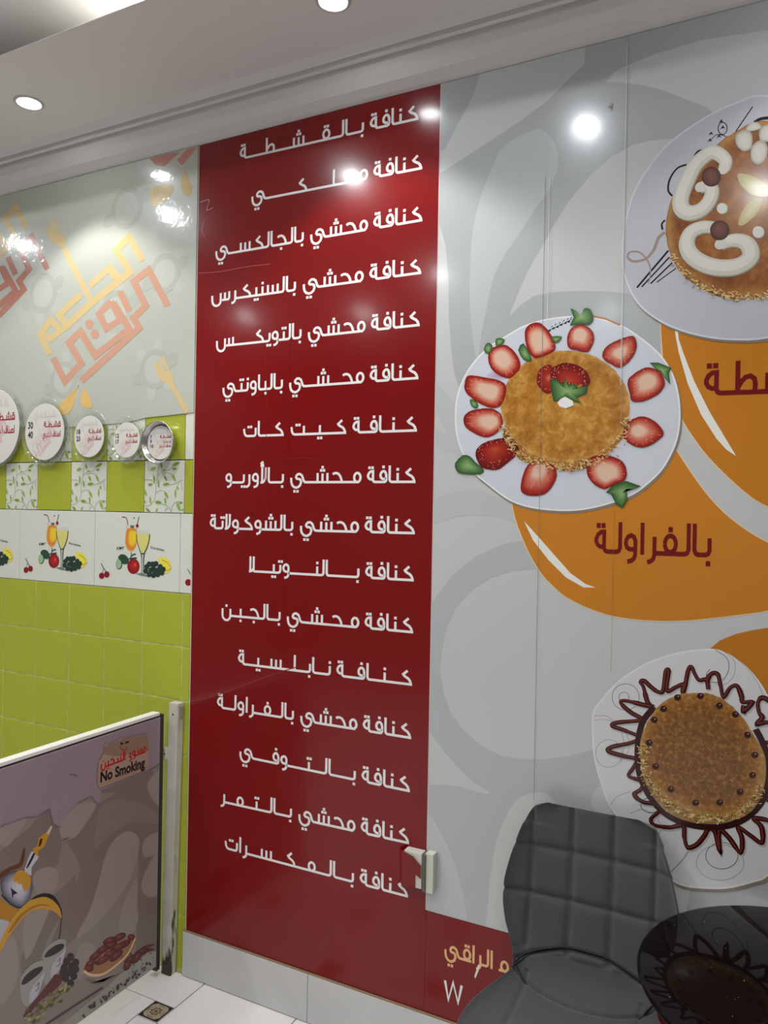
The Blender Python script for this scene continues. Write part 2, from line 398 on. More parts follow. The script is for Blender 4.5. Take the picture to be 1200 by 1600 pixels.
for i in range(-9, 12):
    for j in range(-3, 14):
        ox = -1.827+i*TS-j*IS; oy = -.258-i*IS-j*TS
        x0, x1, y0, y1 = max(ox, XL), min(ox+TS, XR), max(oy, YF), min(oy+TS, -.006)
        if x1-x0 > .02 and y1-y0 > .02:
            whole = (x0, x1, y0, y1) == (ox, ox+TS, oy, oy+TS)
            if whole and big: o = bpy.data.objects.new('tile', big); COL.link(o); o.parent = floor; o.location = (ox, oy, 0)
            else:
                o = MB().bevbox(x0-ox+GP, x1-ox-GP, y0-oy+GP, y1-oy-GP, -.008, 0, .0012).build('tile', ftile, floor); o.location = (ox, oy, 0)
                if whole: big = o.data
        cx, cy = ox-IS/2, oy+IS/2
        if XL < cx-.05 and cx+.05 < XR and YF < cy-.05 and cy < -.05:
            if ins: o = bpy.data.objects.new('inset_tile', ins); COL.link(o); o.parent = floor; p = bpy.data.objects.new('inset_pattern', insprint); COL.link(p); p.parent = o
            else:
                o = MB().bevbox(-IS/2+GP, IS/2-GP, -IS/2+GP, IS/2-GP, -.008, 0, .001).build('inset_tile', ftile, floor); ins = o.data
                p = inset_print().build('inset_pattern', o, INK_DULL); insprint = p.data
            o.location = (cx, cy, 0)

# skirting of large white tiles under the print
base = struct(MB().box(-1.932, XR, -.008, 0, 0, .168).build('baseboard_back', mat('skirting_mortar', (.12, .10, .08, 1), .9)))
skm = mat('white_skirting_tile', (.66, .67, .67, 1), .2, noise=.25, nscale=7, ncol=(.5, .51, .51, 1))
xs = [-1.932, -1.383, -.79, -.19, .41, 1.01, XR]
for a, b in zip(xs[:-1], xs[1:]):
    MB().bevbox(a+.001, b-.001, -.018, -.007, .003, .166, .002).build('skirting_tile', skm, base)
MB().box(-1.932, XR, -.017, 0, .166, .1692).build('mortar_line', mat('dirty_mortar', (.30, .22, .13, 1), .95), base)

# ------------------------------------------------------------------ glazed wall tiles on the left
gl_green = mat('green_glazed_tile', S(163, 170, 52), .12, noise=.30, nscale=2.2, ncol=S(140, 150, 38), coat=.3, bump=.08, bscale=9)
gl_white = mat('white_glazed_tile', S(206, 208, 198), .12, coat=.3, bump=.05, bscale=9)
TX0, TW = -2.968, .2
tile_g = tile_w = leafm = fruit = fruitm = None
def leaf_print():
    k = Ink('wall', .0006); g = S(140, 165, 75); g2 = S(120, 150, 60); lt = S(205, 212, 170); vine = S(140, 150, 105)
    P = lambda x, y: ((x-727)/358*TW, -(y-113)/457*TW)
    for pts in ([(727, 515), (770, 510), (810, 480), (832, 420), (835, 330), (850, 250), (885, 215), (960, 195), (985, 150)], [(850, 250), (855, 180), (880, 130)],
                [(835, 400), (880, 375), (930, 395)], [(885, 235), (930, 222), (975, 240), (1000, 290)], [(920, 325), (980, 325), (1040, 300), (1075, 280)],
                [(1040, 310), (1020, 350), (1010, 400)], [(1060, 300), (1070, 380)], [(727, 285), (790, 285), (820, 320)], [(840, 480), (920, 500), (960, 530), (975, 570)],
                [(975, 560), (990, 500), (1030, 470), (1080, 480)], [(920, 570), (925, 540), (950, 530)]):
        k.stroke([P(*q) for q in smooth_pts(pts, 4, False)], .0018, vine)
    for (x, y, l, w_, a) in ((808, 187, 30, 15, -15), (1012, 148, 36, 14, -20), (998, 190, 22, 12, 0), (882, 160, 24, 9, 85), (818, 280, 34, 9, 80), (858, 320, 30, 9, 80),
                             (920, 270, 26, 11, 55), (995, 268, 30, 13, 55), (785, 325, 24, 12, -10), (928, 322, 34, 14, -5), (740, 395, 30, 13, 60), (787, 462, 30, 10, 80),
                             (930, 415, 32, 14, 55), (1010, 403, 32, 10, 88), (1030, 355, 18, 8, 60), (860, 480, 32, 15, 5), (922, 468, 26, 9, 80), (1040, 515, 38, 16, 60),
                             (1060, 480, 20, 9, -10), (768, 550, 28, 12, 35), (845, 550, 22, 10, -60), (905, 200, 16, 7, -10), (735, 475, 14, 8, 20), (1076, 540, 10, 8, 0)):
        r = math.radians(a); cx, cy = P(x, y); L = l/358*TW*.95; H = w_/358*TW*.8
        pts = [(-L, 0), (-L*.5, H*.8), (0, H), (L*.5, H*.7), (L, 0), (L*.5, -H*.7), (0, -H), (-L*.5, -H*.8)]
        q = [(cx+p[0]*math.cos(-r)-p[1]*math.sin(-r), cy+p[0]*math.sin(-r)+p[1]*math.cos(-r)) for p in smooth_pts(pts, 2)]
        q = clip(q, (.001, TW-.001, -TW+.001, -.001))
        if len(q) > 2: k.poly([(p[0]+.0012, p[1]-.0012) for p in q], lt); k.poly(q, g if (x+y) % 2 else g2)
    return k
def leaf_tile(x, z, wd=TW):
    o = MB().bevbox(.0015, wd-.0015, -.009, 0, -TW+.0015, -.0015, .0015).build('tile', gl_white, wb); o.location = (x, 0, z)
    return o
def put_print(prev, maker, parent, name, dy):
    if prev is None:
        p = maker().build(name, parent); prev = p.data
    else:
        p = bpy.data.objects.new(name, prev); COL.link(p); p.parent = parent
    p.location = (0, dy, 0); return prev
def green_tile(x, z, wd=TW, h=TW):
    global tile_g
    full = abs(wd-TW) < 1e-6 and abs(h-TW) < 1e-6
    full = full and z < 1.5
    if full and tile_g: o = bpy.data.objects.new('tile', tile_g); COL.link(o); o.parent = wb
    else:
        g_ = .0026 if z < 1.5 else .0016; o = MB().bevbox(g_, wd-g_, -.009, 0, -h+g_, -g_, .0012).build('tile', gl_green, wb)
        if full: tile_g = o.data
    o.location = (x, 0, z)
LASTX = -1.968; ENDX = -1.926
for c in range(-6, 6):
    x = TX0+c*TW; wd = TW if c < 5 else ENDX-x
    for r in range(2):
        z = 2.113-r*TW; leaf = (c+r) % 2 == 1
        if leaf and wd == TW:
            o = leaf_tile(x, z); leafm = put_print(leafm, leaf_print, o, 'leaf_pattern', -.009)
        elif leaf: leaf_tile(x, z, wd)
        else: green_tile(x, z, wd)
    for r in range(7):
        z = 1.415-r*TW; h = TW if r < 6 else .2
        green_tile(x, z, wd, h)
def fruit_print():
    Q = FR(150, 780, 7.5); O = on_wall(151.5, 800.2)
    k = Ink('wall', .0006)
    P = lambda pts: [(a-O[0]+.002, b-O[1]) for a, b in W(Q(pts))]
    yl, orr, dk, gn, rd, gy = S(225, 200, 45), S(205, 120, 45), S(30, 34, 36), S(40, 72, 50), S(150, 25, 28), S(168, 172, 168)
    st = lambda pts, w_, c: k.stroke(P(smooth_pts(pts, 3, False)), w_, c)
    k.poly(P([(480, 880), (560, 870), (620, 905), (640, 920), (540, 905)]), S(110, 120, 115))
    k.rings(P(smooth_pts([(380, 355), (435, 350), (490, 360), (490, 430), (492, 520), (470, 590), (425, 620), (380, 590), (358, 520), (362, 440)], 3)), P([(475, 440)])[0], [(0, yl), (.55, S(222, 185, 45)), (.8, orr), (1, S(215, 150, 80))])
    st([(376, 315), (376, 355)], .003, gy); st([(490, 312), (494, 360)], .003, gy)
    k.poly(P([(415, 318), (465, 318), (460, 350), (425, 350)]), S(90, 98, 95)); st([(320, 218), (365, 225), (382, 260), (393, 312)], .004, S(130, 70, 75)); st([(522, 215), (510, 260), (500, 300)], .003, dk)
    k.poly(P(ellipse(500, 322, 17, 22, 12)), S(130, 20, 30)); k.poly(P(ellipse(462, 230, 7, 9, 8)), dk)
    k.poly(P([(500, 375), (645, 372), (650, 415), (490, 418)]), S(196, 199, 194))
    k.poly(P(smooth_pts([(498, 420), (645, 418), (635, 500), (600, 595), (565, 640), (530, 595), (502, 500)], 3)), S(206, 200, 120))
    st([(490, 420), (498, 500), (525, 595), (545, 650), (553, 760), (552, 870)], .004, S(70, 74, 74)); st([(645, 420), (637, 500), (610, 590), (583, 650), (574, 760), (570, 870)], .0045, S(50, 54, 56)); st([(562, 660), (562, 870)], .007, S(180, 184, 180))
    st([(545, 648), (583, 648)], .004, dk)
    k.poly(P(smooth_pts([(275, 690), (310, 655), (365, 665), (400, 720), (385, 765), (330, 765), (300, 720)], 3)), gn); k.poly(P(ellipse(288, 770, 38, 62, 16)), gn); k.poly(P(ellipse(284, 768, 31, 54, 16)), S(150, 178, 140))
    st([(430, 630), (425, 690), (390, 715)], .004, S(40, 60, 45)); st([(425, 680), (460, 655), (485, 655)], .005, S(40, 60, 45)); st([(415, 710), (460, 700), (495, 700)], .006, S(40, 60, 45))
    k.rings(P(ellipse(456, 795, 72, 88, 24)), P([(480, 775)])[0], [(0, S(215, 90, 75)), (.25, S(178, 32, 32)), (1, S(120, 16, 22))])
    k.poly(P(smooth_pts([(740, 710), (790, 690), (850, 705), (890, 760), (895, 820), (860, 870), (815, 870), (790, 800)], 3)), S(222, 212, 75)); st([(790, 720), (850, 750), (885, 800)], .003, S(160, 140, 40)); st([(820, 850), (870, 835), (898, 815)], .003, S(160, 140, 40))
    for x, y in ((610, 800), (640, 770), (600, 850), (640, 890), (690, 900), (740, 890), (790, 870), (805, 830), (770, 800), (720, 765), (680, 770), (690, 820), (740, 840), (660, 840), (710, 870), (760, 850)): k.poly(P(ellipse(x, y, 30, 33, 10)), S(28+(x % 7)*2, 52+(y % 9), 48))
    for x, y in ((85, 905), (145, 890)): k.poly(P(ellipse(x, y, 32, 37, 14)), S(128, 18, 28))
    st([(78, 760), (105, 810), (135, 860)], .003, dk); st([(105, 810), (95, 870)], .0025, S(90, 120, 90))
    a, b = P([(255, 600), (352, 600)]); font_at(k, 'KMY', (a[0], a[1]), (b[0], b[1]+.001), .012, dk, shear=.3, offset=.01)
    a, b = P([(655, 585), (815, 620)]); font_at(k, 'Fruit kitchen', a, b, .010, dk, shear=.3, offset=.005)
    return k
FW = .4448
for c in range(-4, 2):
    x = -2.428+c*FW; wd = FW if x+FW < -1.97 else ENDX-x
    z = 1.713; h = .298
    o = MB().bevbox(.001, wd-.001, -.009, 0, -h+.001, -.001, .0015).build('tile', gl_white, wb); o.location = (x, 0, z)
    if wd == FW: fruitm = put_print(fruitm, fruit_print, o, 'fruit_print', -.009)
    else:
        k = Ink('wall', .0006); Q = FR(150, 780, 7.5); O = on_wall(151.5, 800.2); P = lambda pts: [(a-O[0]+.002, b-O[1]) for a, b in W(Q(pts))]
        k.rect = (.002, wd-.004, -.29, -.002); k.poly(P(ellipse(85, 905, 32, 37, 14)), S(128, 18, 28)); k.stroke(P([(78, 760), (105, 810), (135, 860)]), .003, S(30, 34, 36)); k.build('cherry_print', o).location = (0, -.009, 0)

MB().box(-4.3, ENDX, -.0072, -.0002, .0, 1.414).build('pale_grout_bed', mat('cream_grout', S(196, 198, 130), .8, noise=.5, nscale=24, ncol=S(96, 92, 50)), wb)

# ------------------------------------------------------------------ red menu panel
menu = thing('menu_panel', 'tall dark red wall panel listing sixteen dishes in white Arabic lettering', 'menu board', (-1.44, 0, .17))
def local(parts, root):
    for o in parts: o.location = Vector(o.location)-root.location
def attach(o, root): o.parent = root; o.location = Vector(o.location)-Vector(root.location); return o
red_m = mat('laminated_red_vinyl', (.215, .004, .0045, 1), .2, spec=.25, noise=.25, nscale=1.6, ncol=(.22, .009, .010, 1), coat=.38, bump=.10, bscale=9, coat_rough=.115)
attach(MB().bevbox(-1.922, -.956, -.010, -.0008, .170, Z_TOP, .0012).build('vinyl_sheet', red_m), menu)
k = Ink('wall', .0102)
k.poly([(-1.9245, .17), (-1.9215, .17), (-1.9215, Z_TOP), (-1.9245, Z_TOP)], S(205, 196, 180)); k.poly([(-.9575, .49), (-.9555, .49), (-.9555, Z_TOP), (-.9575, Z_TOP)], S(200, 190, 190))
for z0, z1, x in ((1.4, 2.62, -1.505), (.2, .46, -1.29), (.25, .44, -.975)): k.poly([(x, z0), (x+.0012, z0), (x+.0012, z1), (x, z1)], S(70, 12, 14))
attach(k.build('sheet_edge_lines', None), menu)
LINES = [
 ('KnAFH b-Al-q--S--D--H', (657.3, 189.5), 377.7, (392, 249)),
 ('KnAFH m---l---K----Y', (663.3, 266.5), 394.3, (416, 314)),
 ('KnAFH mhSY bAljAlKs-Y', (663.3, 347.5), 338.3, (363, 398.8)),
 ('KnAFH mhSY bAlsnyKRZ', (661.7, 429.5), 331.7, (373, 468.8)),
 ('KnAFH mhSY bAltWyK-Z', (659.3, 510.9), 339.2, (378.3, 540.5)),
 ('KnAFH mh-S-Y bAlbAwntY', (657.3, 593.5), 349.3, (371.7, 613.8)),
 ('K-n-AF-H K--y--T K--AT', (655, 675.2), 381, (390, 683.8)),
 ('KnAFH m-hS-Y b-AOwry-W', (652.7, 755.3), 354, (377, 756)),
 ('KnAFH mhSY bAlSWKWLtH', (651.7, 835.2), 331, (341.7, 827.3)),
 ('KnAFH b---Aln---Wty--M', (650, 908.6), 390.7, (396.7, 894.3)),
 ('KnAFH m-h-S-Y b-Alj-b-N', (649, 989.5), 348.3, (370, 964.3)),
 ('K-n-AF-H n-Ab-l-s-y-H', (647.3, 1071.2), 375, (388.3, 1039.5)),
 ('KnAFH mhSY bAl-f-Rawl-H', (646, 1154.2), 342.3, (355, 1107.7)),
 ('KnAFH b---Al--t---WF---Y', (644, 1237), 375.7, (403.3, 1187)),
 ('KnAFH mhSY b-Al-t-m-R', (642.7, 1318), 346.7, (363.3, 1256)),
 ('KnAFH b-Al-m-K-s-RaT', (641, 1401), 352.3, (361.7, 1327)),
]
WHITE = S(238, 222, 222)
for tx, r, lx, b2 in LINES:
    text_parts(menu, 'menu_word', tx, r, lx, b2, .0590, WHITE, .0105)

k = Ink('wall', .0112, (-1.92, -.958, .18, 3.06))
for pts, w_, c_ in (([(302, 1094), (340, 1086), (420, 1056), (470, 1040)], .003, S(132, 30, 32)), ([(314, 428), (345, 426), (390, 418), (425, 414)], .0022, S(176, 92, 92)), ([(418, 550), (420, 640), (417, 740), (421, 800)], .002, S(132, 28, 30)),
                    ([(440, 720), (470, 716), (500, 717)], .002, S(134, 32, 34)), ([(316, 318), (330, 314), (326, 330), (336, 326)], .002, S(190, 150, 150)), ([(322, 345), (319, 362), (323, 372)], .002, S(180, 120, 120)), ([(395, 800), (400, 806)], .003, S(60, 8, 10))):
    k.stroke(W(smooth_pts(pts, 3, False)), w_, c_)
attach(k.build('film_creases', None), menu)['kind'] = 'stuff'

# ------------------------------------------------------------------ grey food mural
MX1 = 1.1
RECT = (-.9555, MX1, .4905, Z_TOP-.001)
mural = thing('food_mural', 'glossy grey wall mural with giant kunafa plates and orange shapes behind the chair', 'mural', (0, 0, .17))
Lg, Dg, Mg = S(186, 189, 189), S(165, 169, 172), S(178, 183, 184)
grey_m = mat('laminated_grey_vinyl', Lg, .2, spec=.35, coat=.38, bump=.10, bscale=9, coat_rough=.115)
attach(MB().bevbox(-.9555, MX1, -.010, -.0008, .4885, Z_TOP, .001).build('vinyl_sheet', grey_m), mural)
attach(MB().bevbox(-.9555, MX1, -.010, -.0008, .170, .488, .001).build('red_band', red_m), mural)
c1, c2, c3, cT, cP = FR(670, 100, 3), FR(650, 780, 3), FR(670, 400, 3.555), FR(600, 0, 2), FR(680, 450, 3)
k = Ink('wall', .0103, RECT)
k.poly(W(c1(smooth_pts([(60, 60), (240, 40), (238, 70), (210, 160), (140, 290), (60, 410)], 3))), Dg)
k.poly(W(c1([(735, -20), (730, 10), (680, 60), (620, 120), (560, 180), (440, 270), (320, 350), (180, 440), (50, 525), (50, 750), (70, 800), (85, 860), (98, 1000), (100, 1200), (112, 1350), (125, 1450), (160, 1560), (500, 1560), (1090, 1560), (1090, 1200), (940, 1080), (820, 1070), (700, 1068), (600, 1072), (500, 1090), (440, 1130), (380, 1185), (420, 1080), (470, 970), (530, 870), (590, 760), (660, 650), (760, 530), (860, 440), (950, 390), (1040, 365), (1140, 358), (1300, 350), (1400, 300), (1300, 210), (1200, 170), (1080, 125), (980, 103), (900, 95), (830, 95), (870, 50), (900, 30), (1065, -39), (1290, -105), (1590, -150), (1890, -180), (1890, -480), (735, -480)])), Dg)
k.poly(W(c1(smooth_pts([(500, 315), (360, 390), (290, 520), (240, 660), (210, 800), (200, 950), (198, 1150), (230, 1390), (255, 1250), (280, 1130), (310, 1000), (360, 900), (430, 800), (500, 690), (560, 610), (600, 520), (610, 450), (590, 370), (550, 328)], 4))), Mg)
k.poly(W(c3([(35, 690), (110, 765), (165, 840), (160, 950), (200, 1120), (120, 1090), (30, 1055), (32, 955), (110, 1000), (80, 930), (35, 860)])), Mg)
k.poly(W(c3(smooth_pts([(20, 1385), (100, 1325), (200, 1305), (300, 1305), (400, 1350), (480, 1390), (520, 1490), (400, 1450), (250, 1438), (130, 1455), (20, 1490)], 3))), Mg)
k.poly(W(c2([(520, 192), (460, 200), (400, 215), (280, 270), (170, 360), (90, 470), (50, 540), (50, 1060), (80, 1100), (130, 1170), (200, 1250), (270, 1320), (355, 1370), (330, 1378), (200, 1340), (50, 1330), (50, 2100), (760, 2100), (950, 1440), (880, 1340), (840, 1180), (830, 1170), (720, 1200), (600, 1215), (500, 1215), (400, 1195), (310, 1150), (230, 1080), (170, 1000), (135, 900), (118, 800), (125, 700), (150, 600), (190, 510), (260, 430), (350, 370), (450, 335), (560, 325), (620, 322), (580, 280), (520, 192)])), S(171, 176, 177))
c7 = FR(650, 1230, 2.18)
k.poly(W(c7(smooth_pts([(370, 25), (320, 80), (280, 170), (260, 280), (250, 380), (255, 520), (420, 560), (520, 300), (470, 40)], 4))), S(186, 189, 188))
k.poly(W(c7([(20, 60), (60, 100), (110, 190), (145, 280), (165, 360), (180, 460), (20, 420)])), S(180, 186, 187))
k.poly(W(c2(smooth_pts([(430, 1490), (480, 1410), (540, 1378), (600, 1385), (650, 1410), (560, 1520)], 3))), S(188, 191, 190))
k.poly(W(c2(smooth_pts([(825, 1420), (845, 1360), (880, 1345), (930, 1440), (900, 1500)], 3))), S(186, 189, 188))
k.poly(W([(1080, 1380), (1220, 1350), (1220, 1500), (1060, 1500)]), Dg)
attach(k.build('swirl_pattern', None), mural)
# orange leaves
cO = FR(800, 500, 2.91); Or = S(196, 128, 38); Or2 = S(180, 112, 26); cream_w = S(240, 232, 216)
k = Ink('wall', .0106, RECT)
e1 = [(800, 778), (805, 805), (814, 832), (830, 868), (852, 902), (882, 930), (920, 950), (962, 963), (1010, 969), (1060, 970), (1110, 966), (1160, 960), (1200, 954), (1270, 936), (1330, 908)]
e1u = [(1290, 890), (1200, 847), (1164, 826), (1130, 799), (1102, 768), (1075, 730), (1054, 697), (1030, 640), (900, 640), (800, 700)]
e2 = [(1034, 480), (1033, 510), (1034, 534), (1038, 575), (1048, 615), (1066, 656), (1085, 686), (1109, 717), (1143, 751), (1171, 775), (1200, 792), (1270, 812), (1340, 800), (1400, 750), (1430, 670), (1425, 580), (1390, 500)]
e3 = [(1105, 1030), (1108, 1014), (1125, 1000), (1149, 990), (1175, 984), (1200, 980), (1270, 980), (1340, 1000), (1390, 1050), (1400, 1110)]
k.rings(W(e1+e1u), on_wall(1000, 840), [(0, S(192, 124, 40)), (.5, Or), (1, S(186, 116, 30))])
k.poly(W(e1+e1u), S(190, 121, 36)); k.poly(W(e2+[(1320, 440), (1034, 440)]), S(186, 118, 32)); k.poly(W(e3+[(1320, 1130), (1190, 1080)]), Or2)
for e in (e1, e1u[:7], e2): k.stroke(W(smooth_pts(e, 4, False)), .0022, S(228, 200, 160))
k.poly(W(cO([(740, 35), (748, 90), (760, 150), (800, 290), (860, 430), (930, 540), (975, 590), (1020, 620), (990, 570), (960, 520), (900, 420), (830, 280), (780, 150), (760, 90), (755, 35)])), cream_w)
k.poly(W(cO([(60, 915), (100, 1000), (170, 1090), (250, 1170), (330, 1215), (385, 1215), (340, 1200), (270, 1150), (190, 1060), (120, 980)])), cream_w)
attach(k.build('orange_leaves', None), mural)
DR = S(106, 14, 18)
text_parts(mural, 'lettering', 'bAl-fRawl-H', (1113, 871.5), 930.5, (950, 865.5), .093, DR, .0110, RECT)
text_parts(mural, 'lettering', 'bAlqSD-H', (1345, 612), 1101, (1150, 618.5), .093, DR, .0110, RECT)
# footer lettering on the red band
FR_ = (-.9555, MX1, .172, .487); tan = S(222, 176, 122)
text_parts(mural, 'footer_word', 'alRaqY', (773, 1512.5), 695, (741, 1503), .058, tan, .0107, FR_)
text_parts(mural, 'footer_word', 'alDEm', (860, 1537), 781, (800, 1520), .058, tan, .0107, FR_)
k = Ink('wall', .0107, FR_); cW = FR(620, 1280, 5)
k.stroke(W(cW([(387, 1245), (413, 1395), (450, 1262), (488, 1418), (517, 1285)])), .0085, WHITE)
attach(k.build('footer_letter', None), mural); k = Ink('wall', .0112, FR_)
k.poly(W(cW([(645, 1120), (662, 1125), (645, 1180), (622, 1232), (616, 1210)])), S(235, 215, 205)); attach(k.build('film_tear', None), mural)

# --- printed plates
CREAM = S(225, 226, 222)
def plate(outline, cen, col0, col1, edge, lift=.0113, name='printed_plate'):
    k = Ink('wall', lift, RECT)
    o = W(smooth_pts(outline, 5)); c = on_wall(*cen)
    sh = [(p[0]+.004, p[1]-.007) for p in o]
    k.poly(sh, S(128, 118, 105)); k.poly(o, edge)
    inner = [(c[0]+(p[0]-c[0])*.985, c[1]+(p[1]-c[1])*.985) for p in o]
    clipped = clip(inner, RECT)
    cc = (sum(p[0] for p in clipped)/len(clipped), sum(p[1] for p in clipped)/len(clipped))
    k.rings(clipped, cc, [(0, col0), (.75, col1), (1, col1)])
    return k, c
# kunafa materials
def kunafa(name, a, b, c, sc):
    m = bpy.data.materials.new(name); m.use_nodes = True; nt = m.node_tree; L = nt.links.new; bs = nt.nodes['Principled BSDF']
    bs.inputs['Roughness'].default_value = .2; bs.inputs['Coat Weight'].default_value = .45; bs.inputs['Coat Roughness'].default_value = .115
    tc = nt.nodes.new('ShaderNodeTexCoord'); vc = nt.nodes.new('ShaderNodeVertexColor'); vc.layer_name = 'ink'
    n1 = nt.nodes.new('ShaderNodeTexNoise'); n1.inputs['Scale'].default_value = sc; n1.inputs['Detail'].default_value = 8; n1.inputs['Roughness'].default_value = .7; n1.inputs['Distortion'].default_value = .35
    L(tc.outputs['Object'], n1.inputs['Vector'])
    cr = nt.nodes.new('ShaderNodeValToRGB'); e = cr.color_ramp.elements
    e[0].position = .3; e[0].color = a; e[1].position = .72; e[1].color = c; q = cr.color_ramp.elements.new(.5); q.color = b
    L(n1.outputs['Fac'], cr.inputs[0])
    mx = nt.nodes.new('ShaderNodeMix'); mx.data_type = 'RGBA'; mx.inputs[0].default_value = .6
    L(vc.outputs['Color'], mx.inputs[6]); L(cr.outputs[0], mx.inputs[7]); L(mx.outputs[2], bs.inputs['Base Color'])
    return m
KM = kunafa('printed_golden_pastry', S(112, 62, 12), S(168, 114, 38), S(222, 180, 98), 34)
KM1 = kunafa('printed_brown_pastry', S(78, 38, 10), S(128, 74, 26), S(172, 120, 58), 30)
KM3 = kunafa('printed_crumb_pastry', S(40, 20, 4), S(116, 74, 20), S(200, 152, 84), 85)
def cake(outline, cen, stops, lift, parent, m, side=None, sidecol=None, strands=0, seed=1, band=None):
    k = Ink('wall', lift, RECT)
    if side: k.rings(W(smooth_pts(side, 4)), on_wall(*cen), [(0, sidecol), (1, sidecol)])
    o = W(smooth_pts(outline, 5)); rr = random.Random(seed)
    o = clip([(p[0]+rr.uniform(-.0012, .0012), p[1]+rr.uniform(-.0012, .0012)) for p in o], RECT)
    k.rings(o, on_wall(*cen), stops)
    ob = k.build('printed_cake', None, m); ob.parent = parent
    if band:
        k = Ink('wall', lift+.0006, RECT); pts = smooth_pts(band, 6, False)
        for i in range(strands):
            p = pts[rr.randrange(len(pts))]; a = rr.uniform(0, 6.28); l = rr.uniform(3, 8)
            q = (p[0]+rr.gauss(0, 4), p[1]+rr.gauss(0, 3.2))
            cc = rr.choice([S(222, 190, 130), S(190, 146, 84), S(120, 72, 34), S(236, 214, 166)])
            k.stroke(W([(q[0]-l/2*math.cos(a), q[1]-l/2*math.sin(a)*.6), (q[0]+.8, q[1]+.8), (q[0]+l/2*math.cos(a), q[1]+l/2*math.sin(a)*.6)]), .0018, cc)
        st_ = k.build('pastry_strands', None); st_.parent = parent; st_['kind'] = 'stuff'
    return ob
def paint(parent, name, fn, lift, m=None):
    k = Ink('wall', lift, RECT); fn(k); ob = k.build(name, None, m); ob.parent = parent; return ob

# plate 2: cake ringed with strawberries
P2 = cP([(98, 610), (105, 520), (135, 430), (185, 350), (260, 275), (340, 225), (420, 180), (520, 150), (640, 135), (750, 140), (870, 175), (960, 230), (1050, 305), (1110, 390), (1140, 480), (1152, 580), (1145, 680), (1120, 760), (1070, 850), (1000, 920), (930, 970), (830, 1010), (700, 1040), (580, 1045), (450, 1030), (350, 995), (260, 930), (180, 860), (130, 770), (105, 690)])
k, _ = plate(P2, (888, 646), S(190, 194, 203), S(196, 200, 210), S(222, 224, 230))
for i, (x, y) in enumerate([(545, 195), (563, 185), (582, 178), (600, 168), (620, 160), (636, 154)]):
    for sg in (-1, 1): k.poly(W(cP([(x, y), (x-4+sg*10, y-12*sg-2), (x+6+sg*6, y-14*sg)])), S(24, 24, 26))
k.stroke(W(cP([(535, 205), (600, 175), (645, 150)])), .002, S(24, 24, 26)); k.stroke(W(cP([(745, 138), (800, 148), (870, 178)])), .005, S(168, 112, 50))
k.rings(W(cP(ellipse(300, 415, 55, 22, 20))), on_wall(780, 588), [(0, S(176, 140, 178)), (1, S(190, 185, 200))])
pl2 = k.build('printed_plate', None); attach(pl2, mural)
cake(cP(ellipse(615, 556, 300, 259, 26)), (885, 630), [(0, S(196, 140, 54)), (.5, S(184, 126, 44)), (.85, S(160, 102, 34)), (.95, S(176, 122, 54)), (1, S(206, 166, 100))], .0122, pl2, KM,
     strands=420, band=cP([(330, 650), (350, 710), (400, 780), (480, 815), (560, 835), (650, 845), (730, 820), (810, 780), (880, 700), (905, 620)]),
     side=cP([(335, 660), (360, 740), (410, 810), (500, 830), (600, 858), (700, 850), (790, 800), (860, 730), (900, 640), (600, 500)]), sidecol=S(150, 106, 58))
q5, q6 = FR(700, 520, 5.33), FR(860, 480, 5)
pale, pink, red, dred = S(212, 178, 156), S(196, 112, 92), S(160, 42, 30), S(118, 18, 17)
BER = [(q5, [(345, 215), (365, 150), (420, 115), (490, 108), (560, 160), (605, 230), (610, 300), (570, 350), (520, 385), (440, 360), (370, 300)], (450, 210), .45),
 (q5, [(150, 430), (170, 370), (230, 362), (330, 380), (430, 400), (490, 440), (490, 520), (450, 610), (380, 630), (290, 600), (200, 540), (155, 490)], (360, 490), .42),
 (q5, [(142, 715), (180, 665), (260, 640), (370, 635), (440, 670), (465, 720), (460, 790), (400, 850), (330, 872), (250, 850), (160, 790)], (385, 745), .38),
 (q5, [(240, 1010), (280, 940), (360, 900), (470, 880), (540, 885), (600, 960), (580, 1020), (500, 1090), (430, 1140), (350, 1140), (280, 1110)], (400, 970), .0),
 (q5, [(615, 1290), (640, 1170), (690, 1090), (780, 1070), (850, 1080), (900, 1120), (915, 1180), (890, 1260), (820, 1340), (720, 1360), (640, 1340)], (770, 1120), .3),
 (cP, [(428, 200), (460, 170), (500, 170), (540, 210), (565, 260), (560, 300), (480, 332), (450, 310), (430, 260)], (495, 260), .5),
 (q6, [(140, 240), (170, 175), (230, 145), (300, 160), (345, 215), (345, 280), (300, 355), (220, 345), (150, 320)], (235, 205), .4),
 (q6, [(412, 380), (440, 320), (520, 270), (640, 232), (675, 270), (675, 340), (630, 420), (550, 478), (480, 450), (430, 420)], (550, 365), .3),
 (q6, [(608, 600), (640, 540), (750, 478), (850, 500), (890, 560), (895, 620), (840, 690), (720, 742), (640, 735), (625, 680)], (770, 575), .4),
 (q6, [(575, 1000), (600, 910), (680, 865), (740, 860), (820, 895), (890, 980), (850, 1040), (760, 1090), (680, 1095), (600, 1050)], (680, 965), .3),
 (q6, [(290, 1280), (300, 1200), (370, 1160), (470, 1165), (560, 1200), (600, 1270), (590, 1350), (520, 1380), (440, 1420), (370, 1400), (310, 1340)], (455, 1300), .45),
 (q5, [(750, 420), (770, 320), (830, 275), (880, 290), (900, 400), (870, 500), (810, 500)], (850, 380), .12),
 (q6, [(10, 500), (60, 460), (130, 440), (220, 460), (290, 510), (318, 580), (290, 620), (200, 610), (100, 600), (30, 570)], (150, 585), .0)]
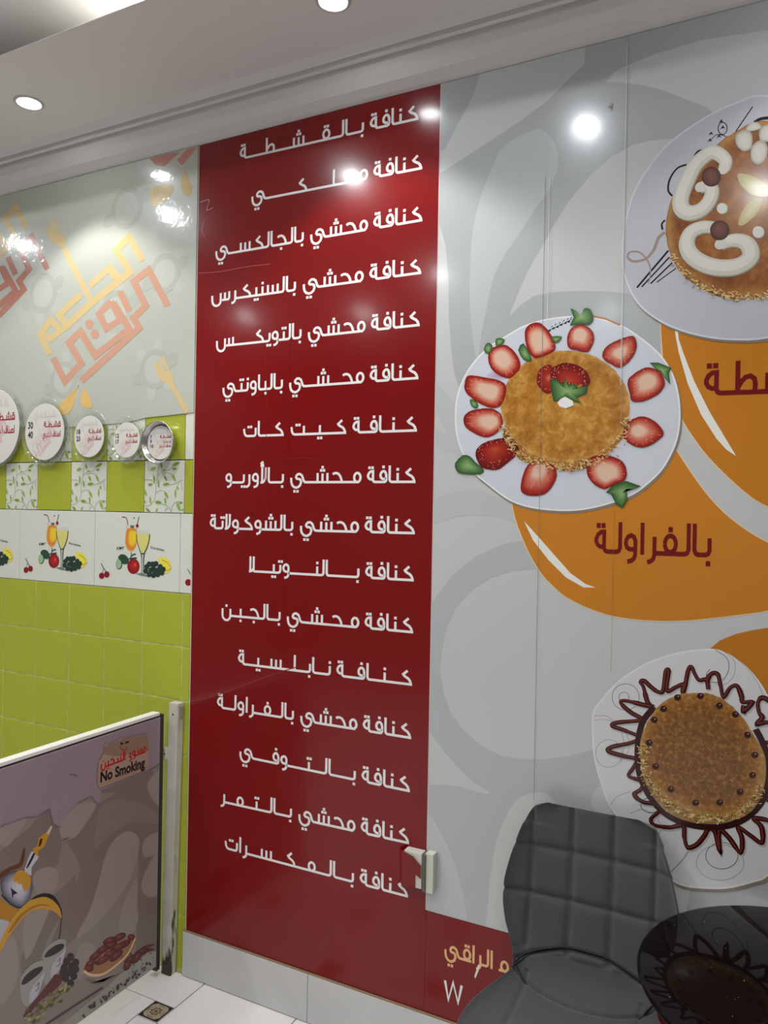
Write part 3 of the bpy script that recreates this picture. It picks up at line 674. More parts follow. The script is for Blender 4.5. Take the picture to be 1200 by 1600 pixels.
LEAF = [[(q5, [(310, 140), (340, 90), (380, 110), (370, 170), (330, 180)]), (q5, [(410, 60), (450, 50), (485, 70), (450, 110), (410, 115)])],
 [(q5, [(195, 560), (240, 570), (265, 610), (240, 635), (205, 610)])], [],
 [(q5, [(70, 1090), (140, 1020), (200, 1035), (240, 1080), (310, 1140), (280, 1180), (130, 1175), (85, 1150)])], [],
 [(q5, [(595, 150), (640, 95), (700, 200), (700, 245), (640, 230)]), (q5, [(870, 40), (960, 40), (920, 90), (890, 80)])],
 [(q6, [(165, 20), (210, 40), (245, 80), (270, 20), (320, 25), (345, 100), (310, 145), (240, 140), (160, 150), (190, 90)])], [],
 [(q6, [(780, 440), (850, 440), (950, 480), (930, 520), (940, 610), (900, 560), (870, 510), (820, 480)])], [],
 [(q6, [(440, 1450), (500, 1390), (600, 1360), (715, 1400), (650, 1420), (600, 1420), (610, 1500), (570, 1570), (520, 1540), (480, 1460)])], [],
 [(q6, [(5, 575), (50, 562), (100, 620), (125, 560), (150, 615), (200, 600), (225, 640), (300, 615), (290, 680), (215, 710), (250, 760), (180, 735), (120, 700), (60, 740), (35, 740), (20, 680)])]]
rr = random.Random(4)
for bi, (fr, pts, cen, core) in enumerate(BER):
    k = Ink('wall', .0126+.0001*bi, RECT)
    if bi == 12: k.poly(W(q6([(65, 750), (90, 720), (130, 700), (180, 720), (190, 770), (130, 795), (80, 780)])), CREAM)
    o = W(fr(smooth_pts(pts, 5))); c = W(fr([cen]))[0]; o = [(p[0]+rr.uniform(-.0005, .0005), p[1]+rr.uniform(-.0005, .0005)) for p in o]
    st = [(0, pale), (core, pale), (core+.22, pink), (.84, red), (1, dred)] if core > .01 else [(0, S(168, 76, 44)), (.3, red), (.75, dred), (1, S(96, 12, 14))]
    if 0 < core < .2: st = [(0, pink), (.3, red), (1, dred)]
    k.rings(o, c, st)
    for i in range(24 if core > .01 else 46):           # pale rays and seeds of the fruit
        p = o[rr.randrange(len(o))]; t = rr.uniform(.62, .94)
        q = (c[0]+(p[0]-c[0])*t, c[1]+(p[1]-c[1])*t)
        if core > .2: q2 = (c[0]+(p[0]-c[0])*(t-.14), c[1]+(p[1]-c[1])*(t-.14)); k.stroke([q, q2], .0011, S(222, 140, 112))
        else: k.poly(ellipse(q[0], q[1], .0013, .0013, 6), S(226, 160, 120))
    for fr2, lp in LEAF[bi]:
        L_ = W(fr2(lp if bi in (8, 10, 12) else smooth_pts(lp, 2))); lc = (sum(p[0] for p in L_)/len(L_), sum(p[1] for p in L_)/len(L_))
        k.rings(L_, lc, [(0, S(140, 168, 112)), (.6, S(84, 124, 70)), (1, S(38, 72, 38))])
    k.build('printed_strawberry', None).parent = pl2

# plate 1: smiling kunafa with piped cream
c4 = FR(900, 150, 4)
P1 = [(1200, 152), (1150, 163), (1100, 187), (1050, 222), (1020, 255), (992, 300), (978, 345), (972, 385), (973, 420), (982, 450), (1000, 480), (1030, 503), (1060, 517), (1100, 528), (1145, 533), (1200, 530), (1290, 505), (1360, 450), (1390, 370), (1375, 270), (1310, 180)]
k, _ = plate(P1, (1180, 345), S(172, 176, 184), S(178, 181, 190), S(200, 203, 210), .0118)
ink = S(20, 20, 24)
for pts, w_ in (([(720, 435), (640, 460), (590, 530), (580, 600), (605, 635)], .005), ([(830, 345), (770, 355), (745, 385), (745, 410)], .005), ([(560, 785), (540, 810), (545, 845)], .005),
                ([(1000, 235), (1050, 160), (1105, 80)], .003), ([(1115, 178), (1160, 155), (1240, 148)], .008)):
    k.stroke(W(c4(smooth_pts(pts, 5, False))), w_, ink)
for pts, w_ in (([(580, 975), (385, 1205)], 9), ([(592, 1010), (415, 1200)], 7), ([(610, 1045), (470, 1180)], 7), ([(628, 1085), (508, 1172)], 5)):
    k.stroke(W(c4([pts[0], ((pts[0][0]+pts[1][0])/2, (pts[0][1]+pts[1][1])/2), pts[1]])), w_*.0006, ink)
k.stroke(W(c4(smooth_pts([(560, 860), (520, 895), (490, 970), (440, 1025), (370, 1042), (330, 1020), (340, 985), (400, 985), (450, 1035), (470, 1100), (458, 1180)], 5, False))), lambda t: .009*(1-t*.7), S(150, 132, 124))
k.stroke(W(c4(ellipse(918, 215, 28, 38, 16))), .0022, ink, True); k.stroke(W(c4(smooth_pts([(840, 290), (880, 255), (920, 258), (945, 268)], 4, False))), .002, ink)
for x, y in ((908, 172), (918, 210), (845, 248), (838, 290), (895, 265)): k.poly(W(c4([(x-16, y+12), (x+2, y-14), (x+16, y+8), (x+2, y+2)])), ink)
pl1 = k.build('printed_plate', None); attach(pl1, mural)
CK1 = c4([(1010, 230), (900, 300), (780, 420), (690, 500), (620, 610), (580, 720), (562, 830), (580, 950), (620, 1060), (700, 1150), (800, 1220), (900, 1260), (1000, 1275), (1200, 1265), (1500, 1180), (1750, 950), (1800, 650), (1650, 350), (1400, 190), (1200, 170), (1100, 180)])
cake(CK1, (1175, 335), [(0, S(170, 112, 48)), (.5, S(146, 88, 34)), (.82, S(112, 58, 22)), (.9, S(156, 104, 52)), (.97, S(196, 160, 98)), (1, S(170, 122, 66))], .0123, pl1, KM1,
     strands=260, band=c4([(600, 1010), (680, 1110), (780, 1190), (880, 1240), (960, 1262), (1060, 1262), (1200, 1255), (1300, 1240)]), seed=3)
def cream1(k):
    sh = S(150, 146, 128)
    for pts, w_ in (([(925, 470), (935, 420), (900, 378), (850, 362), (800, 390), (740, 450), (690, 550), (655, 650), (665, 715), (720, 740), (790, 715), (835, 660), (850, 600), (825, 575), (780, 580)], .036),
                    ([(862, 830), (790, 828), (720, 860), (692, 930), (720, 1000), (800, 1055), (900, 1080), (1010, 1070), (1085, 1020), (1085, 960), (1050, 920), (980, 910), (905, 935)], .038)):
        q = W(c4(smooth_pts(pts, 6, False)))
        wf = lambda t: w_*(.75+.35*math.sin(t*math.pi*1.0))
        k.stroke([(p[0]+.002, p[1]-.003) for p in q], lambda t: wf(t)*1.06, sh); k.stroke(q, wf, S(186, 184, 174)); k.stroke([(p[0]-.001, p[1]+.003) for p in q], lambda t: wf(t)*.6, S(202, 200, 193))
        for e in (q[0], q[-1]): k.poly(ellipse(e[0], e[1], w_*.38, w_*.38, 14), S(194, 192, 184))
    for x, y, r in ((915, 713, 35), (1140, 860, 38)): k.poly(W(c4(ellipse(x+2, y+4, r, r, 16))), sh); k.poly(W(c4(ellipse(x, y, r*.95, r*.95, 16))), S(198, 198, 190))
    for pts in ([(1005, 250), (1000, 310), (1030, 350), (1065, 360), (1100, 330), (1100, 250), (1060, 225)], [(1060, 225), (1090, 185), (1140, 180), (1160, 215), (1100, 235)], [(1100, 330), (1092, 390), (1110, 430), (1150, 440), (1190, 400), (1195, 320), (1150, 290)], [(1150, 290), (1150, 220), (1190, 195), (1260, 200), (1270, 280), (1210, 300)]):
        o = W(c4(smooth_pts(pts, 4))); c = (sum(p[0] for p in o)/len(o), sum(p[1] for p in o)/len(o)); k.rings(o, c, [(0, S(198, 197, 190)), (.7, S(188, 186, 177)), (1, S(150, 145, 132))])
    for pts in ([(1012, 500), (1080, 505), (1160, 545), (1200, 590), (1200, 640), (1120, 640), (1060, 600), (1025, 560)], [(1165, 655), (1090, 670), (1040, 730), (1015, 810), (1050, 818), (1110, 770), (1150, 720)]):
        o = W(c4(smooth_pts(pts, 4))); c = (sum(p[0] for p in o)/len(o), sum(p[1] for p in o)/len(o)); k.rings(o, c, [(0, S(196, 190, 150)), (1, S(176, 164, 112))])
    for x, y in ((848, 517), (900, 850)):
        k.rings(W(c4(ellipse(x, y, 60, 62, 24))), W(c4([(x-8, y-15)]))[0], [(0, S(112, 72, 58)), (.7, S(90, 54, 44)), (1, S(52, 28, 22))])
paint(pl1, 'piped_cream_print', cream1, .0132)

# plate 3: kunafa in a ring of chocolate sauce
c6 = FR(900, 980, 3.81)
P3 = c6([(105, 500), (150, 430), (250, 320), (400, 220), (550, 160), (700, 130), (820, 125), (900, 150), (1000, 215), (1080, 300), (1143, 400), (1230, 560), (1290, 800), (1310, 1080), (1260, 1320), (1143, 1470), (1050, 1510), (900, 1545), (750, 1545), (640, 1530), (550, 1480), (430, 1350), (300, 1180), (210, 1070), (150, 920), (110, 760), (100, 620)])
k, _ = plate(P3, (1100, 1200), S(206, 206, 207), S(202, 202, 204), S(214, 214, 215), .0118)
th = S(96, 92, 92); tn = S(150, 144, 142)
for pts, w_, c_ in ((ellipse(300, 410, 80, 78), .0016, th), (ellipse(290, 410, 30, 28), .0016, th), (ellipse(200, 745, 78, 82), .0016, tn), ([(110, 525), (190, 525), (260, 590), (290, 690), (270, 800)], .0016, tn), ([(110, 548), (210, 550), (300, 620), (320, 720), (270, 790)], .0014, tn),
                    ([(830, 130), (900, 180), (910, 250), (870, 315), (810, 320), (778, 280), (800, 245)], .0018, th), ([(870, 135), (940, 190), (945, 270), (900, 330), (830, 335)], .0014, tn), ([(910, 150), (1000, 220), (1080, 320), (1130, 450)], .0014, tn),
                    (ellipse(870, 1350, 95, 78), .0018, th), (ellipse(860, 1390, 140, 105), .0014, tn), ([(210, 1050), (250, 1000), (330, 970)], .0014, tn), ([(570, 1445), (640, 1370), (690, 1290)], .003, tn), ([(330, 1100), (400, 1075), (480, 1120), (510, 1190), (480, 1250)], .0014, tn), (ellipse(450, 1050, 60, 45), .002, th)):
    cl = len(pts) > 20; k.stroke(W(c6(smooth_pts(pts, 4, cl))), w_, c_, cl)
pl3 = k.build('printed_plate', None); attach(pl3, mural)
ch, chl = S(48, 13, 12), S(112, 40, 34)
def choc(k):
    z1 = [(470, 480), (430, 440), (405, 350), (388, 322), (412, 316), (450, 350), (490, 378), (522, 372), (538, 262), (556, 260), (545, 372), (600, 350), (640, 338), (640, 380), (655, 330), (672, 250), (690, 232), (708, 270), (735, 310), (780, 308), (790, 365), (785, 310), (810, 272), (845, 275), (862, 340), (880, 410), (920, 355), (960, 345), (985, 400), (995, 440), (1050, 440), (1000, 495), (1000, 460)]
    z1b = [(1200, 470), (1120, 415), (1085, 440), (1090, 500), (1110, 530), (1080, 570), (1143, 560), (1210, 590)]
    z2 = [(470, 470), (420, 460), (300, 432), (272, 446), (330, 500), (400, 540), (380, 550), (250, 562), (222, 582), (300, 610), (385, 650), (330, 682), (220, 706), (200, 732), (290, 760), (365, 780), (345, 830), (318, 868), (330, 885), (400, 912), (392, 955), (352, 988), (400, 1030), (470, 1045), (505, 1080), (452, 1130), (470, 1168), (560, 1182), (640, 1172), (648, 1240), (668, 1300), (720, 1285), (768, 1230), (790, 1190), (830, 1210), (858, 1320), (855, 1200), (910, 1240), (980, 1332), (990, 1250), (968, 1182), (1040, 1230), (1108, 1272), (1105, 1180), (1060, 1130), (1143, 1140), (1200, 1180), (1260, 1120), (1190, 1060), (1140, 1000), (1240, 960), (1130, 900), (1220, 700), (1120, 680)]
    for z in (z1, z2, z1b):
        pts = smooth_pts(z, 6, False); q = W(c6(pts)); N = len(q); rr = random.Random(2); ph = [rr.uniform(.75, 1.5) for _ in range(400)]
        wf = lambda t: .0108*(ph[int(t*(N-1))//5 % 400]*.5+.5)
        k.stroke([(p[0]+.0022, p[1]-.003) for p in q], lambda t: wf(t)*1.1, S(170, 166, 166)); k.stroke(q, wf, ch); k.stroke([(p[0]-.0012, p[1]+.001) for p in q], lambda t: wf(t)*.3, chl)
    k.stroke(W(c6(smooth_pts([(470, 470), (400, 560), (372, 700), (378, 850), (430, 980), (520, 1090), (640, 1155), (780, 1180), (930, 1165), (1050, 1095), (1130, 980), (1150, 830), (1120, 700), (1070, 600)], 6, False))), .016, ch)
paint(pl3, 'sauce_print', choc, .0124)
rim = S(204, 168, 96)
cake(c6([(402, 650), (430, 560), (500, 460), (600, 400), (720, 385), (820, 395), (920, 455), (1000, 540), (1060, 640), (1100, 760), (1095, 880), (1060, 980), (990, 1060), (890, 1095), (780, 1095), (650, 1050), (540, 990), (450, 890), (405, 790)]), (1097, 1176), [(0, S(120, 78, 22)), (.7, S(124, 78, 20)), (.84, S(160, 96, 28)), (.95, S(184, 124, 52)), (1, S(206, 158, 82))], .0130, pl3, KM3,
     strands=420, band=c6([(395, 700), (410, 830), (450, 930), (540, 1030), (650, 1095), (780, 1130), (920, 1115), (1030, 1050), (1095, 950)]), seed=9,
     side=c6([(385, 690), (400, 850), (450, 980), (540, 1080), (650, 1140), (780, 1160), (920, 1145), (1040, 1090), (1110, 980), (1132, 820), (1100, 700), (1000, 600), (700, 500), (450, 560)]), sidecol=rim)
if True:
    for x, y in ((525, 480), (470, 545), (440, 680), (478, 820), (568, 955), (715, 1035), (857, 1033), (978, 970), (1052, 872), (1065, 752), (1022, 633), (950, 512), (855, 460), (743, 403), (608, 412)):
        k = Ink('wall', .0140, RECT); k.poly(W(c6(ellipse(x, y, 21, 19, 14))), ch); k.poly(W(c6(ellipse(x+4, y-6, 5, 4, 8))), S(180, 120, 110)); k.build('chocolate_drop', None).parent = pl3
# joints between the vinyl strips
k = Ink('wall', .0152, RECT)
for x, z0, z1, c_, w_ in ((-.618, .9, 2.72, S(108, 110, 110), .0012), (-.605, 2.3, 2.72, S(205, 206, 205), .0018), (-.394, 2.1, 3.05, S(205, 206, 205), .0016), (-.391, 2.0, 3.07, S(150, 150, 148), .0012), (-.405, 1.3, 1.75, S(150, 104, 40), .0008)):
    k.poly([(x, z0), (x+w_, z0), (x+w_, z1), (x, z1)], c_)
attach(k.build('sheet_joints', None), mural)

# ------------------------------------------------------------------ pale wallpaper with the shop's sign motif
WR = (-4.5, -1.9265, 2.04, Z_TOP-.001)
paper = thing('printed_wallpaper', 'pale grey green wallpaper with faded fork and Arabic sign motif above green tiles', 'wallpaper', (-2.6, 0, 2.1))
pm = mat('pale_wallpaper', S(176, 180, 170), .28, coat=.25, bump=.25, bscale=5, coat_rough=.12)
edge = [(-4.5, 2.13)]+[on_wall(x, y) for x, y in ((60, 668), (110, 668), (160, 664), (200, 661), (232, 653), (262, 650), (300, 645.5))]+[(-1.9265, on_wall(303, 645)[1]), (-1.9265, Z_TOP), (-4.5, Z_TOP)]
v = [(p[0], -.0125, p[1]) for p in edge]+[(p[0], -.0095, p[1]) for p in edge]; n = len(edge)
attach(link_mesh('paper_sheet', v, [tuple(range(n)), tuple(range(n, 2*n))[::-1]]+[(i, n+i, n+(i+1) % n, (i+1) % n) for i in range(n)], pm), paper)
wf_ = FR(0, 300, 3.478)
def motif(y, r):
    st = lambda pts, w_=42: ('s', pts, w_, None)
    return [(y, [(788, 378), (716, 250), (645, 322), (722, 440), (520, 600), (372, 735)], 44), (y, [(640, 480), (612, 415), (500, 515)], 38), (y, [(612, 415), (668, 478)], 38), (y, [(360, 310), (505, 590)], 34),
            (y, [(455, 560), (335, 672), (378, 735)], 40), (y, [(372, 735), (290, 800), (235, 775), (290, 700), (345, 755)], 38), (y, [(228, 765), (285, 885)], 40),
            (r, [(925, 625), (822, 428), (740, 492), (805, 622), (738, 690), (770, 742), (455, 1030)], 42), (r, [(665, 545), (716, 652)], 42),
            (r, [(618, 600), (553, 668), (592, 745), (668, 700), (618, 600)], 40), (r, [(630, 605), (716, 748), (532, 892), (452, 762), (390, 822), (455, 935), (368, 1032), (303, 905)], 42)]
def draw_motif(k, y, r, T_):
    for c_, pts, w_ in motif(y, r):
        for q in ribbon(pts, w_*.86): k.poly(T_(q), c_)
    for x, yy in ((500, 722), (530, 775)): k.poly(T_(ellipse(x, yy, 23, 25, 16)), r)
    fork_head(k, (340, 290), 1.0, y, T_)
def fork_head(k, p, s, c_, T_):
    x, y = p; R = lambda pts: [(x+a*s, y+b*s) for a, b in pts]
    k.poly(T_(R([(-78, -100), (-60, -35), (-38, -5), (10, 22), (30, 10), (28, -50), (-20, -62)])), c_)
    for a, b, dx, dy in ((-78, -100, 30, 60), (-62, -118, 30, 60), (-44, -130, 28, 60), (-28, -142, 36, 90)):
        k.stroke(T_(R([(a, b), (a+dx, b+dy)])), .010*s, c_)
Y_, R_ = S(204, 182, 134), S(194, 150, 128)
dam, dam2 = S(172, 177, 167), S(183, 187, 178)
k = Ink('wall', .0127, WR); rr = random.Random(8)
for (cx, cz, s_) in ((-2.75, 2.62, 1), (-2.28, 2.9, 1), (-2.33, 2.5, 1), (-3.2, 2.9, 1), (-3.25, 2.45, 1), (-2.08, 2.62, .9), (-2.12, 2.26, .9), (-2.62, 2.25, .9)):
    for i in range(6):
        a = i*math.pi/3+.3; l = .10*s_
        pts = [(cx+l*.25*math.cos(a), cz+l*.25*math.sin(a)), (cx+l*math.cos(a+.32), cz+l*math.sin(a+.32)), (cx+l*1.35*math.cos(a+.12), cz+l*1.35*math.sin(a+.12)), (cx+l*1.1*math.cos(a-.2), cz+l*1.1*math.sin(a-.2))]
        k.poly(smooth_pts(pts, 4), dam2 if i % 3 else dam)
    k.poly(ellipse(cx, cz, .085*s_, .085*s_, 30), dam); k.poly(ellipse(cx, cz, .06*s_, .06*s_, 30), dam2)
dp_ = attach(k.build('damask_pattern', None), paper); dp_['kind'] = 'stuff'
k = Ink('wall', .0130, WR); draw_motif(k, Y_, R_, lambda q: W(wf_(q))); attach(k.build('sign_motif', None), paper)
A0, A1 = on_wall(*wf_([(820, 425)])[0]), on_wall(*wf_([(185, 245)])[0]); dx, dz = A1[0]-A0[0], A1[1]-A0[1]
k = Ink('wall', .0130, WR); draw_motif(k, Y_, S(176, 118, 102), lambda q: [(a+dx, b+dz) for a, b in W(wf_(q))]); attach(k.build('sign_motif', None), paper)
cS = FR(150, 220, 6.153)
def spoons(k):
    for pts in ([(540, 540), (570, 470), (640, 440), (755, 440), (765, 490), (700, 580), (620, 635), (560, 630)], [(885, 300), (920, 400), (950, 470), (930, 530), (880, 540), (840, 460), (850, 370)]): k.poly(W(cS(smooth_pts(pts, 4))), S(196, 174, 116))
    for pts in ([(540, 185), (640, 160), (700, 145), (830, 120), (680, 260), (600, 250)], [(900, 95), (1000, 75), (850, 250), (800, 200)]): k.poly(W(cS(pts)), S(186, 122, 106))
    for pts in ([(330, 1165), (430, 1070), (440, 1060), (400, 1190), (350, 1210)], [(455, 1100), (480, 1075), (515, 1170), (460, 1165)]): k.poly(W(wf_(smooth_pts(pts, 3))), S(216, 180, 112))
def fork_(k):
    fork_head(k, (925, 1030), .95, Y_, lambda q: W(wf_(q))); k.stroke(W(wf_([(940, 1040), (1030, 1200)])), .022, Y_)
k = Ink('wall', .0132, WR); spoons(k); attach(k.build('spoon_motif', None), paper)['kind'] = 'stuff'
k = Ink('wall', .0132, WR); fork_(k); attach(k.build('fork_motif', None), paper)
film = bpy.data.materials.new('clear_tape_film'); film.use_nodes = True; nt = film.node_tree
tr = nt.nodes.new('ShaderNodeBsdfTransparent'); gl = nt.nodes.new('ShaderNodeBsdfGlossy'); gl.inputs['Roughness'].default_value = .08; mx = nt.nodes.new('ShaderNodeMixShader'); mx.inputs[0].default_value = .07
nz = nt.nodes.new('ShaderNodeTexNoise'); nz.inputs['Scale'].default_value = 22; bp = nt.nodes.new('ShaderNodeBump'); bp.inputs['Strength'].default_value = .35; bp.inputs['Distance'].default_value = .004
tcf = nt.nodes.new('ShaderNodeTexCoord'); nt.links.new(tcf.outputs['Object'], nz.inputs['Vector']); nt.links.new(nz.outputs['Fac'], bp.inputs['Height']); nt.links.new(bp.outputs[0], gl.inputs['Normal'])
nt.links.new(tr.outputs[0], mx.inputs[1]); nt.links.new(gl.outputs[0], mx.inputs[2]); nt.links.new(mx.outputs[0], nt.nodes['Material Output'].inputs['Surface'])
def film_sheet(px):
    q = W(px); n = 10; v = []; f = []
    for i in range(n+1):
        for j in range(n+1):
            a, b = i/n, j/n
            X = (q[0][0]*(1-a)+q[1][0]*a)*(1-b)+(q[3][0]*(1-a)+q[2][0]*a)*b; Z = (q[0][1]*(1-a)+q[1][1]*a)*(1-b)+(q[3][1]*(1-a)+q[2][1]*a)*b
            v.append((X, -.0150-.0012*abs(math.sin(i*2.1+j*1.3)), Z))
    for i in range(n):
        for j in range(n): f.append((i*(n+1)+j, (i+1)*(n+1)+j, (i+1)*(n+1)+j+1, i*(n+1)+j+1))
    return link_mesh('clear_tape', v, f, film, None, True)
attach(film_sheet([(237, 253), (311, 236), (311, 385), (256, 395)]), paper)
attach(film_sheet([(0, 350), (80, 345), (80, 430), (0, 440)]), paper)

# ------------------------------------------------------------------ price platters fixed over the tiles
plastic = bpy.data.materials.new('clear_plastic'); plastic.use_nodes = True; nt = plastic.node_tree
tr = nt.nodes.new('ShaderNodeBsdfTransparent'); tr.inputs[0].default_value = (.95, .96, .94, 1); gl = nt.nodes.new('ShaderNodeBsdfGlossy'); gl.inputs['Roughness'].default_value = .14
df = nt.nodes.new('ShaderNodeBsdfDiffuse'); df.inputs[0].default_value = (.8, .82, .78, 1); mg = nt.nodes.new('ShaderNodeMixShader'); mg.inputs[0].default_value = .55
mx = nt.nodes.new('ShaderNodeMixShader'); mx.inputs[0].default_value = .17
nt.links.new(gl.outputs[0], mg.inputs[1]); nt.links.new(df.outputs[0], mg.inputs[2])
nt.links.new(tr.outputs[0], mx.inputs[1]); nt.links.new(mg.outputs[0], mx.inputs[2]); nt.links.new(mx.outputs[0], nt.nodes['Material Output'].inputs['Surface'])
foil = mat('crimped_foil', (.62, .62, .60, 1), .28, metal=1, bump=.6, bscale=60, bdist=.003)
card = mat('white_price_card', S(206, 204, 200), .5)
GRP = 'price platters on the tiled wall'
def platter(cx0, cx1, cy0, cy1, tray_px, nums, lines, label, is_foil=False):
    dy = -.036
    xa, _ = on_wall(cx0, (cy0+cy1)/2, dy); xb, _ = on_wall(cx1, (cy0+cy1)/2, dy); mid = ((cx0+cx1)/2)
    _, zt = on_wall(mid, cy0, dy); _, zb = on_wall(mid, cy1, dy); r = (zt-zb)/2; cx, cz = (xa+xb)/2, (zt+zb)/2
    root = thing('foil_price_tray' if is_foil else 'price_platter', label, 'tray' if is_foil else 'platter', (cx, -.0165, cz), GRP)
    tr_ = (r*tray_px)
    if is_foil:
        a = MB().lathe([(.001, .0), (r*.96, .0), (r*1.0, .004), (tr_*.97, .036), (tr_*1.03, .040), (tr_*1.05, .037), (tr_*1.02, .033)], 72, ruffle=.012, nr=36, axis='y').build('tray', foil, root, True)
        MB().lathe([(.0005, .016), (r*.8, .016), (r*.8, .001), (.0005, .001)], 40, axis='y').build('card_spacer', foil, root)
        d0 = .018
    else:
        a = MB().lathe([(.001, .0), (r*.98, .0), (r*1.04, .010), (tr_*.93, .020), (tr_*.97, .024), (tr_, .020)], 144, ruffle=.022, nr=20, axis='y').build('tray', plastic, root, True)
        rim_ = MB(); rim_.tube([((tr_*(1+.022*math.cos(20*t)))*math.cos(t), -.021, (tr_*(1+.022*math.cos(20*t)))*math.sin(t)) for t in (2*math.pi*i/120 for i in range(121))], .0014, 6); rim_.build('tray_rim', plastic, a, True)
        d0 = .022
    MB().lathe([(.0005, d0+.002), (r*.995, d0+.002), (r, d0+.0015), (r, d0), (.0005, d0)], 64, axis='y').build('price_card', card, root)
    k = Ink('wall', d0+.0024)
    sc = r/560
    fy, fr = S(206, 196, 186), S(206, 178, 174)
    draw_motif(k, fy, fr, lambda q: [((p[0]-590)*sc*1.0, -(p[1]-560)*sc*.95-.05*r) for p in q])
    for i in range(5): k.poly([(-.5*r+i*.22*r, .55*r), (-.38*r+i*.22*r, .78*r-.05*r*(i % 2)), (-.28*r+i*.22*r, .5*r)], S(196, 192, 188))
    k.build('faded_motif', root, INK_DULL)
    k = Ink('wall', d0+.0027); n = len(lines); stp = .34*r if n == 2 else .27*r; z0 = .16*r if n == 2 else .26*r
    for i, tx in enumerate(lines):
        P, wd = lay_text(tx, space=.2); hh = (.20 if n == 2 else .16)*r; want = (.86 if i < n-1 else .92)*r if tx[0] != 'j' else .6*r
        s_ = want/wd; xr = .84*r; zz = z0-i*stp
        for a_, b_ in zip([0]+P.mark, P.mark+[len(P)]):
            k = Ink('wall', d0+.0027); k.polys([[(xr-p[0]*s_, zz+p[1]*hh*1.1) for p in q] for q in P[a_:b_]], S(150, 14, 30)); k.build('arabic_word', root, INK_DULL)
    if nums:
        k = Ink('wall', d0+.0027)
        for i, tx in enumerate(nums):
            zz = z0-i*stp-.02*r; wd = .26*r if len(tx) == 2 else .12*r; font_at(k, tx, (-.84*r if n == 2 else -.78*r, zz), ((-.84 if n == 2 else -.78)*r+wd, zz), .24*r if n == 2 else .20*r, S(40, 34, 36), offset=.02)
        k.build('price_numbers', root, INK_DULL)
    return root
TWO = ['qS-D-H', 'adnAV a xRY']
platter(-43, 27, 608, 727, 1.05, None, TWO, 'largest white price disc, cut off by the picture edge')
platter(41, 101, 631, 719, 1.22, ['30', '40'], TWO, 'second largest white price disc in ruffled clear tray, beside the cut off one')
platter(118, 163, 650, 714.5, 1.30, ['18', '23'], TWO, 'mid-sized white price disc, middle one of the five trays')
platter(179, 219.5, 660, 715, 1.34, ['12', '17'], TWO, 'smallest ruffled clear tray with price disc, directly left of the foil tray')
platter(231.5, 270, 665, 718, 1.20, ['7', '9', '10'], ['qS-D-H', 'j-b-N', 'adnAV a xRY'], 'small silver foil tray with three-line price disc next to the red panel', True)

# ------------------------------------------------------------------ gate post and printed gate
chip = mat('chipped_white_paint', S(196, 196, 188), .45, noise=1.0, nscale=9, ncol=S(176, 170, 156), bump=.3, bscale=40, detail=6)
# worn paint: rust spots grow towards the foot of the post
nt = chip.node_tree; bs = nt.nodes['Principled BSDF']; tcn = nt.nodes.new('ShaderNodeTexCoord'); sp = nt.nodes.new('ShaderNodeSeparateXYZ'); nt.links.new(tcn.outputs['Object'], sp.inputs[0])
nz = nt.nodes.new('ShaderNodeTexNoise'); nz.inputs['Scale'].default_value = 16; nz.inputs['Detail'].default_value = 7; mpz = nt.nodes.new('ShaderNodeMapping'); mpz.inputs['Scale'].default_value = (1.6, 1.6, .35)
nt.links.new(tcn.outputs['Object'], mpz.inputs[0]); nt.links.new(mpz.outputs[0], nz.inputs['Vector'])
h1 = nt.nodes.new('ShaderNodeMapRange'); h1.inputs[1].default_value = 0; h1.inputs[2].default_value = .55; h1.inputs[3].default_value = .22; h1.inputs[4].default_value = -.02; nt.links.new(sp.outputs[2], h1.inputs[0])
ad = nt.nodes.new('ShaderNodeMath'); ad.operation = 'ADD'; nt.links.new(nz.outputs['Fac'], ad.inputs[0]); nt.links.new(h1.outputs[0], ad.inputs[1])
th_ = nt.nodes.new('ShaderNodeMapRange'); th_.inputs[1].default_value = .66; th_.inputs[2].default_value = .72; nt.links.new(ad.outputs[0], th_.inputs[0])
mz = nt.nodes.new('ShaderNodeMix'); mz.data_type = 'RGBA'; old = bs.inputs['Base Color'].links[0].from_socket; nt.links.new(old, mz.inputs[6]); mz.inputs[7].default_value = (.05, .032, .02, 1)
nt.links.new(th_.outputs[0], mz.inputs[0]); nt.links.new(mz.outputs[2], bs.inputs['Base Color'])
post = thing('gate_post', 'square white metal post with rusty chipped paint at the corner of the red panel', 'post', (-1.988, -.030, 0))
post.rotation_euler = (0, .017, 0)
MB().bevbox(-.022, .022, -.014, .018, .0, 1.012, .003).build('upright', chip, post)
MB().bevbox(.0215, .0245, -.006, .014, .955, 1.0, .001).build('fixing_plate', mat('grey_plate', S(160, 162, 150), .4, metal=.4), post)
MB().lathe([(.0, .002), (.003, .002), (.003, 0)], 10, c=(.0, -.0142, .97), axis='y').build('screw', mat('dark_screw', (.03, .03, .03, 1), .4, metal=.8), post)
la = MB().bevbox(-.034, -.020, -.023, -.011, .80, .845, .004).build('latch_plate', chip, post); MB().lathe([(.0, .001), (.003, .001), (.003, 0)], 10, c=(-.027, -.0232, .822), axis='y').build('latch_hole', MATS['dark_screw'], la)
gate = thing('printed_gate', 'low swing gate with printed coffee pot and no smoking notice beside the white post', 'gate', (GX, -.5, 0))
gap_hinge_dark = mat('gate_gap_hinge_dark', S(40, 42, 36), .5)  # near-black for the shade in the gate's gaps; the hinges share it
white_bar = mat('white_painted_bar', S(232, 232, 224, .85), .4)
GY0, GY1, GZ0, GZ1 = -.93, -.078, .046, .964
gp = mat('gate_vinyl', S(146, 132, 141), .3, coat=.2, noise=.15, nscale=3, coat_rough=.1)
